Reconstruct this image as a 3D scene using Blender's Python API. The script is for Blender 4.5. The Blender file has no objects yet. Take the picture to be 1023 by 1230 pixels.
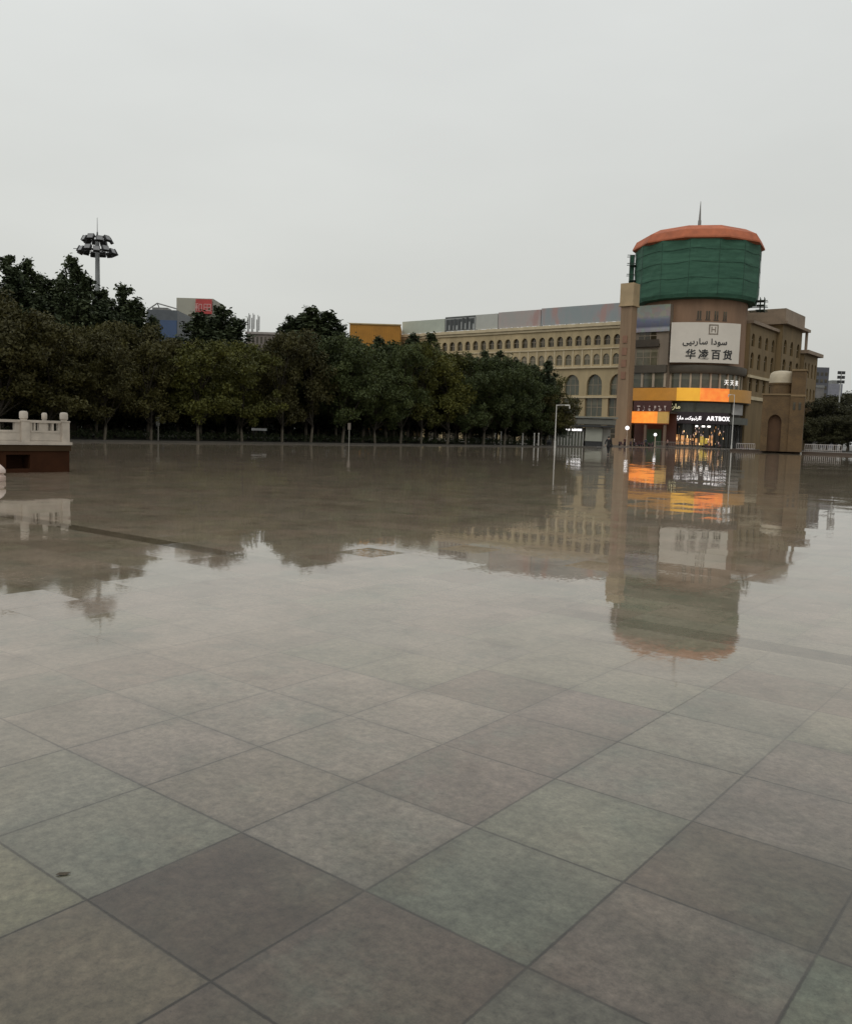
import bpy, math, random
import numpy as np
from mathutils import Matrix, Vector
R_ = math.radians
random.seed(7)
scene = bpy.context.scene
C = scene.collection

# ------------------------------------------------------------------ camera
F_PX, PITCH, ROLL, CAM_H, YAW = 1036.0, .0921, .0303, 1.6, .6653
fwd = Vector((0, math.cos(PITCH), -math.sin(PITCH)))
rt0 = Vector((1, 0, 0)); up0 = rt0.cross(fwd); dn0 = -up0
cr, sr = math.cos(ROLL), math.sin(ROLL)
cam_r = cr * rt0 - sr * dn0
cam_d = sr * rt0 + cr * dn0
camd = bpy.data.cameras.new('camera'); cam = bpy.data.objects.new('camera', camd); C.objects.link(cam)
camd.sensor_fit = 'HORIZONTAL'; camd.sensor_width = 36; camd.lens = F_PX / 1023 * 36
camd.clip_start = .05; camd.clip_end = 6000
up = -cam_d
cam.matrix_world = Matrix(((cam_r.x, up.x, -fwd.x, 0), (cam_r.y, up.y, -fwd.y, 0), (cam_r.z, up.z, -fwd.z, CAM_H), (0, 0, 0, 1)))
scene.camera = cam

def ray(x, y): return (x - 511.5) * cam_r + (y - 615) * cam_d + F_PX * fwd
def at(x, y, Y):
    v = ray(x, y); v = v * (Y / v.y); return Vector((v.x, v.y, v.z + CAM_H))
dB = Vector((math.cos(YAW), -math.sin(YAW), 0)); dA = Vector((math.sin(YAW), math.cos(YAW), 0))
def S(x, y, z=0):                      # the square's own axes -> world
    return dB * x + dA * y + Vector((0, 0, z))
def toS(p): return p.dot(dB), p.dot(dA)

# ------------------------------------------------------------------ helpers
class MB:
    def __init__(s): s.v = []; s.f = []; s.m = []
    def add(s, vs, fs, mi=0):
        n = len(s.v); s.v += [tuple(v) for v in vs]
        for f in fs: s.f.append(tuple(i + n for i in f)); s.m.append(mi)
    def box(s, x0, x1, y0, y1, z0, z1, mi=0):
        s.add([(x0,y0,z0),(x1,y0,z0),(x1,y1,z0),(x0,y1,z0),(x0,y0,z1),(x1,y0,z1),(x1,y1,z1),(x0,y1,z1)],
              [(0,3,2,1),(4,5,6,7),(0,1,5,4),(1,2,6,5),(2,3,7,6),(3,0,4,7)], mi)
    def lathe(s, prof, n=24, cx=0, cy=0, a0=0, a1=None, mi=0, caps=True):
        full = a1 is None
        if full: a1 = a0 + 2 * math.pi
        k = n if full else n + 1
        vs = []
        for r, z in prof:
            for i in range(k):
                a = a0 + (a1 - a0) * i / n
                vs.append((cx + r * math.cos(a), cy + r * math.sin(a), z))
        fs = []
        for j in range(len(prof) - 1):
            for i in range(n):
                i2 = (i + 1) % k
                fs.append((j*k+i, j*k+i2, (j+1)*k+i2, (j+1)*k+i))
        if full and caps:
            fs.append(tuple(range(k))[::-1]); fs.append(tuple((len(prof)-1)*k + i for i in range(k)))
        s.add(vs, fs, mi)
    def arc(s, r0, r1, z0, z1, a0, a1, n=32, mi=0):     # curved slab between two radii
        vs = []
        for i in range(n + 1):
            a = a0 + (a1 - a0) * i / n; c, q = math.cos(a), math.sin(a)
            vs += [(r0*c, r0*q, z0), (r1*c, r1*q, z0), (r1*c, r1*q, z1), (r0*c, r0*q, z1)]
        fs = []
        for i in range(n):
            b = 4*i
            for j in range(4): fs.append((b+j, b+(j+1)%4, b+4+(j+1)%4, b+4+j))
        fs.append((0,3,2,1)); fs.append((4*n,4*n+1,4*n+2,4*n+3))
        s.add(vs, fs, mi)
    def tube(s, p0, p1, r0, r1=None, n=8, mi=0):
        r1 = r0 if r1 is None else r1
        p0, p1 = Vector(p0), Vector(p1); d = (p1 - p0).normalized()
        a = d.orthogonal().normalized(); b = d.cross(a)
        vs = []
        for p, r in ((p0, r0), (p1, r1)):
            for i in range(n):
                t = 2*math.pi*i/n; vs.append(p + a*(r*math.cos(t)) + b*(r*math.sin(t)))
        fs = [(i, (i+1)%n, n+(i+1)%n, n+i) for i in range(n)] + [tuple(range(n))[::-1], tuple(range(n, 2*n))]
        s.add(vs, fs, mi)
    def prism(s, pts, z0, z1, mi=0):
        n = len(pts)
        s.add([(x, y, z0) for x, y in pts] + [(x, y, z1) for x, y in pts],
              [(i, (i+1)%n, n+(i+1)%n, n+i) for i in range(n)] + [tuple(range(n))[::-1], tuple(range(n, 2*n))], mi)
    def build(s, name, mats, parent=None, smooth=False, loc=None, rotz=None):
        me = bpy.data.meshes.new(name); me.from_pydata(s.v, [], s.f)
        mats = mats if isinstance(mats, (list, tuple)) else [mats]
        for m in mats: me.materials.append(m)
        if len(mats) > 1: me.polygons.foreach_set('material_index', s.m)
        if smooth:
            me.polygons.foreach_set('use_smooth', [True] * len(me.polygons))
            me.set_sharp_from_angle(angle=R_(40))
        me.update()
        o = bpy.data.objects.new(name, me); C.objects.link(o)
        if parent: o.parent = parent
        if loc is not None: o.location = loc
        if rotz is not None: o.rotation_euler = (0, 0, rotz)
        return o

def tag(o, label=None, cat=None, group=None, kind=None):
    if label: o['label'] = label
    if cat: o['category'] = cat
    if group: o['group'] = group
    if kind: o['kind'] = kind
    return o
def thing(name, label, cat, loc=(0, 0, 0), rotz=0, group=None, kind=None):
    o = bpy.data.objects.new(name, None); C.objects.link(o); o.location = loc; o.rotation_euler = (0, 0, rotz)
    o.empty_display_size = .3
    return tag(o, label, cat, group, kind)
def dup(root, loc, rotz=0, label=None, group=None, scale=None, cat=None):
    def cp(o, par):
        c = o.copy(); C.objects.link(c)
        if par: c.parent = par
        for ch in list(kids.get(o, [])): cp(ch, c)
        return c
    kids = {}
    def collect(o):
        ks = list(o.children); kids[o] = ks
        for k in ks: collect(k)
    collect(root)
    r = cp(root, None); r.location = loc; r.rotation_euler = (0, 0, rotz)
    if scale: r.scale = scale
    if label: r['label'] = label
    if group: r['group'] = group
    if cat: r['category'] = cat
    return r
RZ = -YAW

# ------------------------------------------------------------------ materials
def new_mat(name):
    m = bpy.data.materials.new(name); m.use_nodes = True; nt = m.node_tree
    return m, nt, nt.nodes, nt.links, nt.nodes['Principled BSDF']
def N(ns, t, **kw):
    n = ns.new(t)
    for k, v in kw.items(): setattr(n, k, v)
    return n
def mat(name, col, rough=.7, var=.25, scale=.6, col2=None, metal=0, streak=False, emit=None, es=1, bump=0, spec=None):
    m, nt, ns, ln, b = new_mat(name)
    tc = N(ns, 'ShaderNodeTexCoord'); mp = N(ns, 'ShaderNodeMapping')
    ln.new(tc.outputs['Object'], mp.inputs[0])
    if streak: mp.inputs['Scale'].default_value = (1, 1, .12)
    n1 = N(ns, 'ShaderNodeTexNoise'); n1.inputs['Scale'].default_value = scale; n1.inputs['Detail'].default_value = 8; n1.inputs['Roughness'].default_value = .65
    ln.new(mp.outputs[0], n1.inputs['Vector'])
    rp = N(ns, 'ShaderNodeValToRGB'); rp.color_ramp.elements[0].position = .3; rp.color_ramp.elements[1].position = .7
    c2 = col2 or tuple(c * (1 - var) for c in col)
    c1 = col if col2 else tuple(c * (1 + var * .5) for c in col)
    rp.color_ramp.elements[0].color = (*c2, 1); rp.color_ramp.elements[1].color = (*c1, 1)
    ln.new(n1.outputs['Fac'], rp.inputs[0]); ln.new(rp.outputs[0], b.inputs['Base Color'])
    b.inputs['Roughness'].default_value = rough; b.inputs['Metallic'].default_value = metal
    if spec is not None: b.inputs['Specular IOR Level'].default_value = spec
    if emit:
        ln.new(rp.outputs[0], b.inputs['Emission Color']) if emit is True else None
        if emit is not True: b.inputs['Emission Color'].default_value = (*emit, 1)
        b.inputs['Emission Strength'].default_value = es
    if bump:
        bp = N(ns, 'ShaderNodeBump'); bp.inputs['Strength'].default_value = bump; bp.inputs['Distance'].default_value = .05
        ln.new(n1.outputs['Fac'], bp.inputs['Height']); ln.new(bp.outputs[0], b.inputs['Normal'])
    return m

cream = mat('cream_render', (.42, .33, .19), .85, .3, .35, streak=True)
cream_trim = mat('cream_trim', (.52, .43, .28), .8, .2, .5)
brown = mat('brown_stone', (.25, .15, .09), .75, .3, .3, streak=True)
olive_stone = mat('olive_stone', (.19, .13, .06), .8, .35, .3, streak=True)
dark_band = mat('dark_band', (.06, .045, .03), .6)
def glass(name, dark, curtain, rough=.15, amount=.7):
    m, nt, ns, ln, b = new_mat(name)
    oi = N(ns, 'ShaderNodeObjectInfo'); tc = N(ns, 'ShaderNodeTexCoord'); s3 = N(ns, 'ShaderNodeSeparateXYZ'); ln.new(tc.outputs['Generated'], s3.inputs[0])
    nz = N(ns, 'ShaderNodeTexNoise'); nz.inputs['Scale'].default_value = .8; nz.inputs['Detail'].default_value = 5
    cx = N(ns, 'ShaderNodeCombineXYZ'); mu = N(ns, 'ShaderNodeMath', operation='MULTIPLY'); mu.inputs[1].default_value = 91; ln.new(oi.outputs['Random'], mu.inputs[0]); ln.new(mu.outputs[0], cx.inputs[1])
    ad = N(ns, 'ShaderNodeVectorMath', operation='ADD'); ln.new(tc.outputs['Object'], ad.inputs[0]); ln.new(cx.outputs[0], ad.inputs[1]); ln.new(ad.outputs[0], nz.inputs['Vector'])
    # blind pulled down to a height of its own in each window
    fr = N(ns, 'ShaderNodeMath', operation='FRACT'); m7 = N(ns, 'ShaderNodeMath', operation='MULTIPLY'); m7.inputs[1].default_value = 17.3; ln.new(oi.outputs['Random'], m7.inputs[0]); ln.new(m7.outputs[0], fr.inputs[0])
    gt = N(ns, 'ShaderNodeMath', operation='GREATER_THAN'); ln.new(s3.outputs[2], gt.inputs[0]); mr = N(ns, 'ShaderNodeMapRange'); mr.inputs[3].default_value = .25; mr.inputs[4].default_value = 1.6; ln.new(fr.outputs[0], mr.inputs[0]); ln.new(mr.outputs[0], gt.inputs[1])
    f1 = N(ns, 'ShaderNodeMath', operation='MULTIPLY'); f1.inputs[1].default_value = amount; ln.new(gt.outputs[0], f1.inputs[0])
    sw = N(ns, 'ShaderNodeMapRange'); sw.inputs[1].default_value = .35; sw.inputs[2].default_value = .75; sw.inputs[4].default_value = .35; ln.new(nz.outputs['Fac'], sw.inputs[0])
    f2 = N(ns, 'ShaderNodeMath', operation='MAXIMUM'); ln.new(f1.outputs[0], f2.inputs[0]); ln.new(sw.outputs[0], f2.inputs[1])
    mx = N(ns, 'ShaderNodeMix', data_type='RGBA'); ln.new(f2.outputs[0], mx.inputs[0]); mx.inputs[6].default_value = (*dark, 1); mx.inputs[7].default_value = (*curtain, 1)
    ln.new(mx.outputs[2], b.inputs['Base Color']); b.inputs['Roughness'].default_value = rough
    return m
glass_dark = glass('dark_glass', (.03, .024, .012), (.12, .10, .06), .12, .55)
glass_green = glass('greenish_glass', (.07, .075, .055), (.17, .16, .11), .15, .6)
glass_pale = glass('pale_glass', (.10, .09, .055), (.24, .21, .14), .2, .8)
mullion = mat('mullion_paint', (.3, .24, .17), .6)
grey_metal = mat('grey_metal', (.22, .22, .21), .45, .3, 2, metal=.3)
dark_metal = mat('dark_metal', (.05, .05, .05), .5, .3, 2, metal=.4)
pole_paint = mat('pole_paint', (.62, .6, .56), .4, .15, 2)
white_marble = mat('white_marble', (.50, .44, .37), .5, .3, 1.6, bump=.05)
roof_grey = mat('roof_grey', (.2, .19, .18), .8)

# ---- paving, with one shading normal per slab so reflections break along the joints
PUD_X, PUD_Y = 3.23 + .0, -1.5
def paving(name, T, near):
    m, nt, ns, ln, b = new_mat(name)
    tc = N(ns, 'ShaderNodeTexCoord')
    def math_(op, a, c=None, clamp=False):
        n = N(ns, 'ShaderNodeMath', operation=op); n.use_clamp = clamp
        for i, v in enumerate((a, c)):
            if v is None: continue
            if isinstance(v, (int, float)): n.inputs[i].default_value = v
            else: ln.new(v, n.inputs[i])
        return n.outputs[0]
    def vm(op, a, c=None, outi=0):
        n = N(ns, 'ShaderNodeVectorMath', operation=op)
        ln.new(a, n.inputs[0])
        if c is not None:
            if isinstance(c, (tuple, list)): n.inputs[1].default_value = c
            else: ln.new(c, n.inputs[1])
        return n.outputs[outi]
    def mixc(fac, a, c, bt='MIX'):
        n = N(ns, 'ShaderNodeMix', data_type='RGBA', blend_type=bt)
        for idx, v in ((0, fac), (6, a), (7, c)):
            if isinstance(v, (int, float)): n.inputs[idx].default_value = v
            elif isinstance(v, tuple): n.inputs[idx].default_value = (*v, 1)
            else: ln.new(v, n.inputs[idx])
        return n.outputs[2]
    def noise(scale, detail=4, rough=.6, vec=None):
        n = N(ns, 'ShaderNodeTexNoise'); n.inputs['Scale'].default_value = scale; n.inputs['Detail'].default_value = detail
        n.inputs['Roughness'].default_value = rough; ln.new(vec or tc.outputs['Object'], n.inputs['Vector']); return n
    def ramp(x, p0, p1, a=0, c=1):
        n = N(ns, 'ShaderNodeMapRange'); ln.new(x, n.inputs[0]); n.inputs[1].default_value = p0; n.inputs[2].default_value = p1
        n.inputs[3].default_value = a; n.inputs[4].default_value = c; return n.outputs[0]
    uv = vm('MULTIPLY', tc.outputs['Object'], (1 / T, 1 / T, 0))
    cell = vm('FLOOR', uv); fr = vm('FRACTION', uv)
    wn = N(ns, 'ShaderNodeTexWhiteNoise', noise_dimensions='2D'); ln.new(cell, wn.inputs['Vector'])
    sep = N(ns, 'ShaderNodeSeparateXYZ'); ln.new(fr, sep.inputs[0])
    sc = N(ns, 'ShaderNodeSeparateXYZ'); ln.new(cell, sc.inputs[0])
    ex = math_('MINIMUM', sep.outputs[0], math_('SUBTRACT', 1, sep.outputs[0]))
    ey = math_('MINIMUM', sep.outputs[1], math_('SUBTRACT', 1, sep.outputs[1]))
    wob = noise(30, 3).outputs['Fac']
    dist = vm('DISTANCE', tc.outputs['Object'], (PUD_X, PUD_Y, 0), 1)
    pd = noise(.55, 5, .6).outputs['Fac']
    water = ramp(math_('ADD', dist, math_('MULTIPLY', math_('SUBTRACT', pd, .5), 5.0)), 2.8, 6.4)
    jt = ramp(math_('ADD', math_('MINIMUM', ex, ey), math_('MULTIPLY', math_('SUBTRACT', wob, .5), .012)), .0045, .0115, 1, 0)
    jt = math_('MULTIPLY', jt, ramp(noise(1.1, 4, .7).outputs['Fac'], .38, .58, .5, 1))
    jt = math_('MULTIPLY', jt, ramp(water, 0, 1, 1, .22))
    # slab colours
    rp = N(ns, 'ShaderNodeValToRGB'); rp.color_ramp.interpolation = 'CONSTANT'
    els = [(0, (.105, .112, .082)), (.22, (.12, .105, .085)), (.42, (.092, .098, .08)), (.6, (.128, .118, .098)), (.8, (.10, .085, .07)), (.9, (.068, .055, .044))]
    e = rp.color_ramp.elements
    e[0].position, e[0].color = 0, (*els[0][1], 1); e[1].position, e[1].color = els[1][0], (*els[1][1], 1)
    for p, c in els[2:]:
        k = e.new(p); k.color = (*c, 1)
    ln.new(wn.outputs['Value'], rp.inputs[0])
    col = rp.outputs[0]
    for (a, c, rgb) in near:
        d = vm('DISTANCE', cell, (a, c, 0), 1)
        hit = math_('LESS_THAN', d, .3)
        col = mixc(hit, col, rgb)
    strip = math_('COMPARE', sc.outputs[1], 8.0); strip.node.inputs[2].default_value = .3
    sxp = N(ns, 'ShaderNodeSeparateXYZ'); ln.new(tc.outputs['Object'], sxp.inputs[0])
    strip = math_('MULTIPLY', strip, math_('LESS_THAN', sep.outputs[1], .5))
    wl_a = ramp(sxp.outputs[0], -6.5, -4.0, 1, 0); wl_b = ramp(sxp.outputs[0], -1.0, 1.5, .12, .6)
    strip = math_('MULTIPLY', strip, math_('MAXIMUM', wl_a, wl_b))
    col = mixc(math_('MULTIPLY', water, .62), mixc(math_('MULTIPLY', water, .75), col, mixc(1.0, col, (1.9, 1.85, 1.8), 'MULTIPLY')), (.31, .262, .208))  # pale hazy veil over the far reflections, put into the slab colour
    big = noise(.9, 6, .65).outputs['Fac']
    b2_ = noise(1.7, 5, .7).outputs['Color']
    sb = N(ns, 'ShaderNodeSeparateColor'); ln.new(b2_, sb.inputs[0])
    col = mixc(ramp(sb.outputs[0], .52, .72, 0, .5), col, (.085, .06, .042))
    col = mixc(ramp(sb.outputs[1], .55, .75, 0, .45), col, (.09, .125, .10))
    col = mixc(ramp(sb.outputs[2], .55, .72, 0, .35), col, (.16, .145, .11))
    col = mixc(ramp(big, .42, .68, 0, .4), col, (.085, .092, .06))
    fine = noise(22, 10, .82); st = noise(3.2, 8, .75)
    g = N(ns, 'ShaderNodeMix', data_type='RGBA', blend_type='MULTIPLY'); g.inputs[0].default_value = 1
    ln.new(col, g.inputs[6])
    cc = N(ns, 'ShaderNodeCombineColor')
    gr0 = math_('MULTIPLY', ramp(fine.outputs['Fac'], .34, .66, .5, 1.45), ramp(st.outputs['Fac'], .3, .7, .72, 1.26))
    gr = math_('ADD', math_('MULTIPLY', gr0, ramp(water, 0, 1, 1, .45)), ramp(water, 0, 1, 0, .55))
    for i in range(3): ln.new(gr, cc.inputs[i])
    ln.new(cc.outputs[0], g.inputs[7]); col = g.outputs[2]
    col = mixc(math_('MULTIPLY', strip, .7), col, (.055, .045, .03))
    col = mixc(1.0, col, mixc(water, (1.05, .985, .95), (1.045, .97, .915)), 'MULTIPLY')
    pit = ramp(noise(75, 2, .5).outputs['Fac'], .66, .74, 0, 1); pit = math_('MULTIPLY', pit, ramp(noise(2.2, 4, .6).outputs['Fac'], .45, .65, 0, .7))
    col = mixc(pit, col, (.03, .027, .02))
    edge = ramp(math_('ADD', math_('MINIMUM', ex, ey), math_('MULTIPLY', math_('SUBTRACT', st.outputs['Fac'], .5), .12)), .0, .07, .45, 0)
    col = mixc(math_('MULTIPLY', edge, ramp(water, 0, 1, .7, .1)), col, (.055, .05, .04))
    col = mixc(math_('MULTIPLY', jt, .85), col, (.018, .015, .012))
    ln.new(col, b.inputs['Base Color'])
    # water film: puddled areas are mirror-smooth, the rest a little duller
    pool = noise(.16, 5, .6).outputs['Fac']
    slabr = wn.outputs['Value']
    rg = ramp(math_('ADD', pool, math_('MULTIPLY', math_('SUBTRACT', slabr, .5), .12)), .42, .62, .028, .09)
    rg = math_('ADD', math_('MULTIPLY', rg, ramp(water, 0, 1, 2.8, .62)), .0)
    rg = math_('ADD', rg, math_('MULTIPLY', jt, .25))
    rg = math_('ADD', rg, math_('MULTIPLY', math_('SUBTRACT', fine.outputs['Fac'], .5), .05))
    ln.new(rg, b.inputs['Roughness'])
    ln.new(ramp(strip, 0, 1, 1.47, 1.40), b.inputs['IOR'])
    # normals: a few slabs have settled more than the rest
    def N_wn():
        q = N(ns, 'ShaderNodeTexWhiteNoise', noise_dimensions='3D'); ln.new(vm('ADD', cell, (7.3, 3.1, 5.0)), q.inputs['Vector']); return q.outputs['Value']
    tilt = vm('MULTIPLY', vm('SUBTRACT', wn.outputs['Color'], (.5, .5, .5)), (.011, .011, 0))
    hv = math_('ADD', math_('MULTIPLY', math_('POWER', N_wn(), 5.0), 1.7), .5)
    thin = math_('MULTIPLY', ramp(pool, .42, .60, .3, 1), hv)
    tc2 = N(ns, 'ShaderNodeVectorMath', operation='SCALE'); ln.new(tilt, tc2.inputs[0]); ln.new(thin, tc2.inputs['Scale']); tilt = tc2.outputs[0]
    w1 = N(ns, 'ShaderNodeTexNoise'); w1.inputs['Scale'].default_value = .7; w1.inputs['Detail'].default_value = 3; ln.new(tc.outputs['Object'], w1.inputs['Vector'])
    wav = vm('MULTIPLY', vm('SUBTRACT', w1.outputs['Color'], (.5, .5, .5)), (.011, .011, 0))
    w2 = N(ns, 'ShaderNodeTexNoise'); w2.inputs['Scale'].default_value = 24; w2.inputs['Detail'].default_value = 3; ln.new(tc.outputs['Object'], w2.inputs['Vector'])
    wv2 = vm('MULTIPLY', vm('SUBTRACT', w2.outputs['Color'], (.5, .5, .5)), (.012, .012, 0))
    geo = N(ns, 'ShaderNodeNewGeometry')
    nrm = vm('NORMALIZE', vm('ADD', vm('ADD', geo.outputs['Normal'], tilt), vm('ADD', wav, wv2)))
    ln.new(nrm, b.inputs['Normal'])
    return m
D_, G_, L_, B_ = (.056, .044, .033), (.088, .108, .078), (.135, .125, .105), (.078, .062, .05)
NEAR = [(1,0,D_),(2,0,B_),(3,0,(.085,.085,.068)),(0,0,(.115,.12,.092)),(-1,0,(.12,.125,.098)),(-2,0,(.13,.125,.105)),(-3,0,(.13,.115,.1)),
        (0,-1,(.12,.12,.08)),(1,-1,(.1,.085,.06)),(2,-1,B_),(-1,-1,(.1,.115,.088)),
        (0,1,(.12,.108,.088)),(1,1,L_),(-1,1,(.125,.112,.095)),(-2,1,(.13,.118,.1)),(2,1,(.092,.102,.078)),(3,1,(.098,.085,.07)),
        (4,1,(.085,.095,.07)),(5,1,(.1,.09,.06)),(1,2,(.09,.076,.064)),(1,3,(.085,.07,.06)),(1,4,(.09,.075,.065)),(0,2,L_),(0,3,L_),(2,2,(.1,.11,.082)),(3,2,D_),(4,2,(.08,.07,.055)),
        (2,3,(.118,.112,.092)),(3,3,(.1,.088,.075)),(4,3,(.07,.058,.048)),(2,4,(.125,.125,.1)),(3,4,(.115,.1,.085)),(-1,2,L_),(-2,2,(.125,.12,.1))]
T_ = .66
pave = paving('wet_granite_paving', T_, NEAR)

# ------------------------------------------------------------------ world
w = bpy.data.worlds.new('World'); scene.world = w; w.use_nodes = True
ns, ln = w.node_tree.nodes, w.node_tree.links
bg = ns['Background']
SUN_EL, SUN_AZ = R_(48), R_(200)
sky = N(ns, 'ShaderNodeTexSky', sky_type='NISHITA'); sky.sun_disc = False; sky.sun_elevation = SUN_EL; sky.sun_rotation = SUN_AZ
sky.dust_density = 4; sky.air_density = 1
hs = N(ns, 'ShaderNodeHueSaturation'); hs.inputs['Saturation'].default_value = .08; ln.new(sky.outputs[0], hs.inputs['Color'])
tc = N(ns, 'ShaderNodeTexCoord'); sp = N(ns, 'ShaderNodeSeparateXYZ'); ln.new(tc.outputs['Generated'], sp.inputs[0])
rp = N(ns, 'ShaderNodeValToRGB'); ln.new(sp.outputs[2], rp.inputs[0])     # cloud layer: brighter overhead
e = rp.color_ramp.elements
e[0].position = 0; e[0].color = (5.95, 6.0, 5.65, 1); e[1].position = 1; e[1].color = (9.6, 9.8, 9.7, 1)
for p, c in ((.12, (6.35, 6.45, 6.1, 1)), (.22, (6.75, 6.9, 6.6, 1)), (.36, (7.35, 7.55, 7.35, 1)), (.55, (7.9, 8.1, 8.0, 1))):
    k = e.new(p); k.color = c
mp = N(ns, 'ShaderNodeMapping'); mp.inputs['Scale'].default_value = (1.2, 1.2, 3.5); ln.new(tc.outputs['Generated'], mp.inputs[0])
cn = N(ns, 'ShaderNodeTexNoise'); cn.inputs['Scale'].default_value = 1.6; cn.inputs['Detail'].default_value = 5; cn.inputs['Roughness'].default_value = .5; ln.new(mp.outputs[0], cn.inputs['Vector'])
mr = N(ns, 'ShaderNodeMapRange'); mr.inputs[1].default_value = .3; mr.inputs[2].default_value = .7; mr.inputs[3].default_value = .95; mr.inputs[4].default_value = 1.05
ln.new(cn.outputs['Fac'], mr.inputs[0])
sc_ = N(ns, 'ShaderNodeVectorMath', operation='SCALE'); ln.new(rp.outputs[0], sc_.inputs[0]); xr_ = N(ns, 'ShaderNodeMath', operation='MULTIPLY_ADD'); ln.new(sp.outputs[0], xr_.inputs[0]); xr_.inputs[1].default_value = -.10; xr_.inputs[2].default_value = 1.01
xm_ = N(ns, 'ShaderNodeMath', operation='MULTIPLY'); ln.new(xr_.outputs[0], xm_.inputs[0]); ln.new(mr.outputs[0], xm_.inputs[1]); ln.new(xm_.outputs[0], sc_.inputs['Scale'])
mx = N(ns, 'ShaderNodeMix', data_type='RGBA'); mx.inputs[0].default_value = .9
ln.new(hs.outputs[0], mx.inputs[6]); ln.new(sc_.outputs[0], mx.inputs[7]); ln.new(mx.outputs[2], bg.inputs['Color'])
bg.inputs['Strength'].default_value = .1
sl = bpy.data.lights.new('sun', 'SUN'); sl.energy = .5; sl.angle = R_(30); sl.color = (1, .97, .92)
so = bpy.data.objects.new('sun', sl); C.objects.link(so)
sd = Vector((math.sin(SUN_AZ) * math.cos(SUN_EL), math.cos(SUN_AZ) * math.cos(SUN_EL), math.sin(SUN_EL)))
so.rotation_euler = sd.to_track_quat('Z', 'Y').to_euler(); so.location = (0, -20, 60)
vs_ = scene.view_settings; vs_.view_transform = 'Standard'; vs_.look = 'None'; vs_.exposure = 0; vs_.gamma = 1; vs_.use_curve_mapping = False

# ------------------------------------------------------------------ the setting
soil = mat('soil_and_grass', (.035, .032, .018), .95, .5, .8)
town = mat('wet_town_ground', (.07, .062, .05), .5, .3, .05)
asphalt = mat('wet_asphalt', (.05, .047, .043), .22, .3, .8)
kerbm = mat('kerb_stone', (.06, .052, .04), .5, .3, 1)
mb = MB(); mb.add([(-2500,-2500,-.06),(2500,-2500,-.06),(2500,2500,-.06),(-2500,2500,-.06)], [(0,1,2,3)])
tag(mb.build('ground', town), kind='structure')
# plaza, local axes = slab grid
PLO = Vector((-1.0116 * 1.6, 1.9818 * 1.6, 0))
ox_, oy_ = toS(PLO)
PL_X0, PL_X1, PL_Y0, PL_Y1 = -65.6, 120, -60, 163
mb = MB(); mb.box(PL_X0 - ox_, PL_X1 - ox_, PL_Y0 - oy_, PL_Y1 - oy_, -.05, 0)
tag(mb.build('plaza_paving', pave, loc=PLO, rotz=RZ), kind='structure')
mb = MB(); mb.box(-230, PL_X0 - .25, -40, 128, -.05, .12); tag(mb.build('tree_bed_ground', soil, loc=(0,0,0), rotz=RZ), kind='structure')
mb = MB(); mb.box(PL_X0 - .25, PL_X0, -40, 128.2, -.05, .15); tag(mb.build('kerb', kerbm, rotz=RZ), kind='structure')
mb = MB(); mb.box(-230, 120, 163.2, 174, -.05, -.01); tag(mb.build('road', asphalt, rotz=RZ), kind='structure')
mb = MB(); mb.box(-230, PL_X0 - .2, 128.4, 163, -.05, -.004); tag(mb.build('side_pavement', town, rotz=RZ), kind='structure')
mb = MB(); mb.box(-190, 120, 174.2, 187, -.05, .1); tag(mb.build('pavement', mat('shop_pavement', (.16,.145,.125), .3, .25, .6), rotz=RZ), kind='structure')
# raised terrace behind a low kerb on the right
mb = MB(); mb.box(-50, 60, 147.3, 162.9, -.01, .28); tag(mb.build('raised_terrace', mat('terrace_paving', (.13,.105,.08), .35, .3, .5), rotz=RZ), kind='structure')
mb = MB(); mb.box(-50.3, 60, 147, 147.29, -.01, .36); tag(mb.build('terrace_kerb', mat('dark_kerb', (.075,.05,.035), .5), rotz=RZ), kind='structure')

# ------------------------------------------------------------------ lettering
def text_mesh(txt, size, depth=.05, spacing=1.0, bold=0):
    cu = bpy.data.curves.new('lettering', 'FONT'); cu.body = txt; cu.size = size; cu.extrude = depth; cu.align_x = 'CENTER'; cu.space_character = spacing; cu.offset = bold
    o = bpy.data.objects.new('lettering', cu); C.objects.link(o)
    bpy.context.view_layer.update()
    dg = bpy.context.evaluated_depsgraph_get()
    me = bpy.data.meshes.new_from_object(o.evaluated_get(dg))
    bpy.data.objects.remove(o); bpy.data.curves.remove(cu)
    return me
def lettering(txt, size, m, parent, fn, depth=.05, spacing=1.0, name='lettering', bold=0):
    me = text_mesh(txt, size, depth, spacing, bold)
    for v in me.vertices: v.co = fn(v.co.x, v.co.y, v.co.z)
    me.materials.clear(); me.materials.append(m); me.name = name
    o = bpy.data.objects.new(name, me); C.objects.link(o); o.parent = parent
    return o

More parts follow.
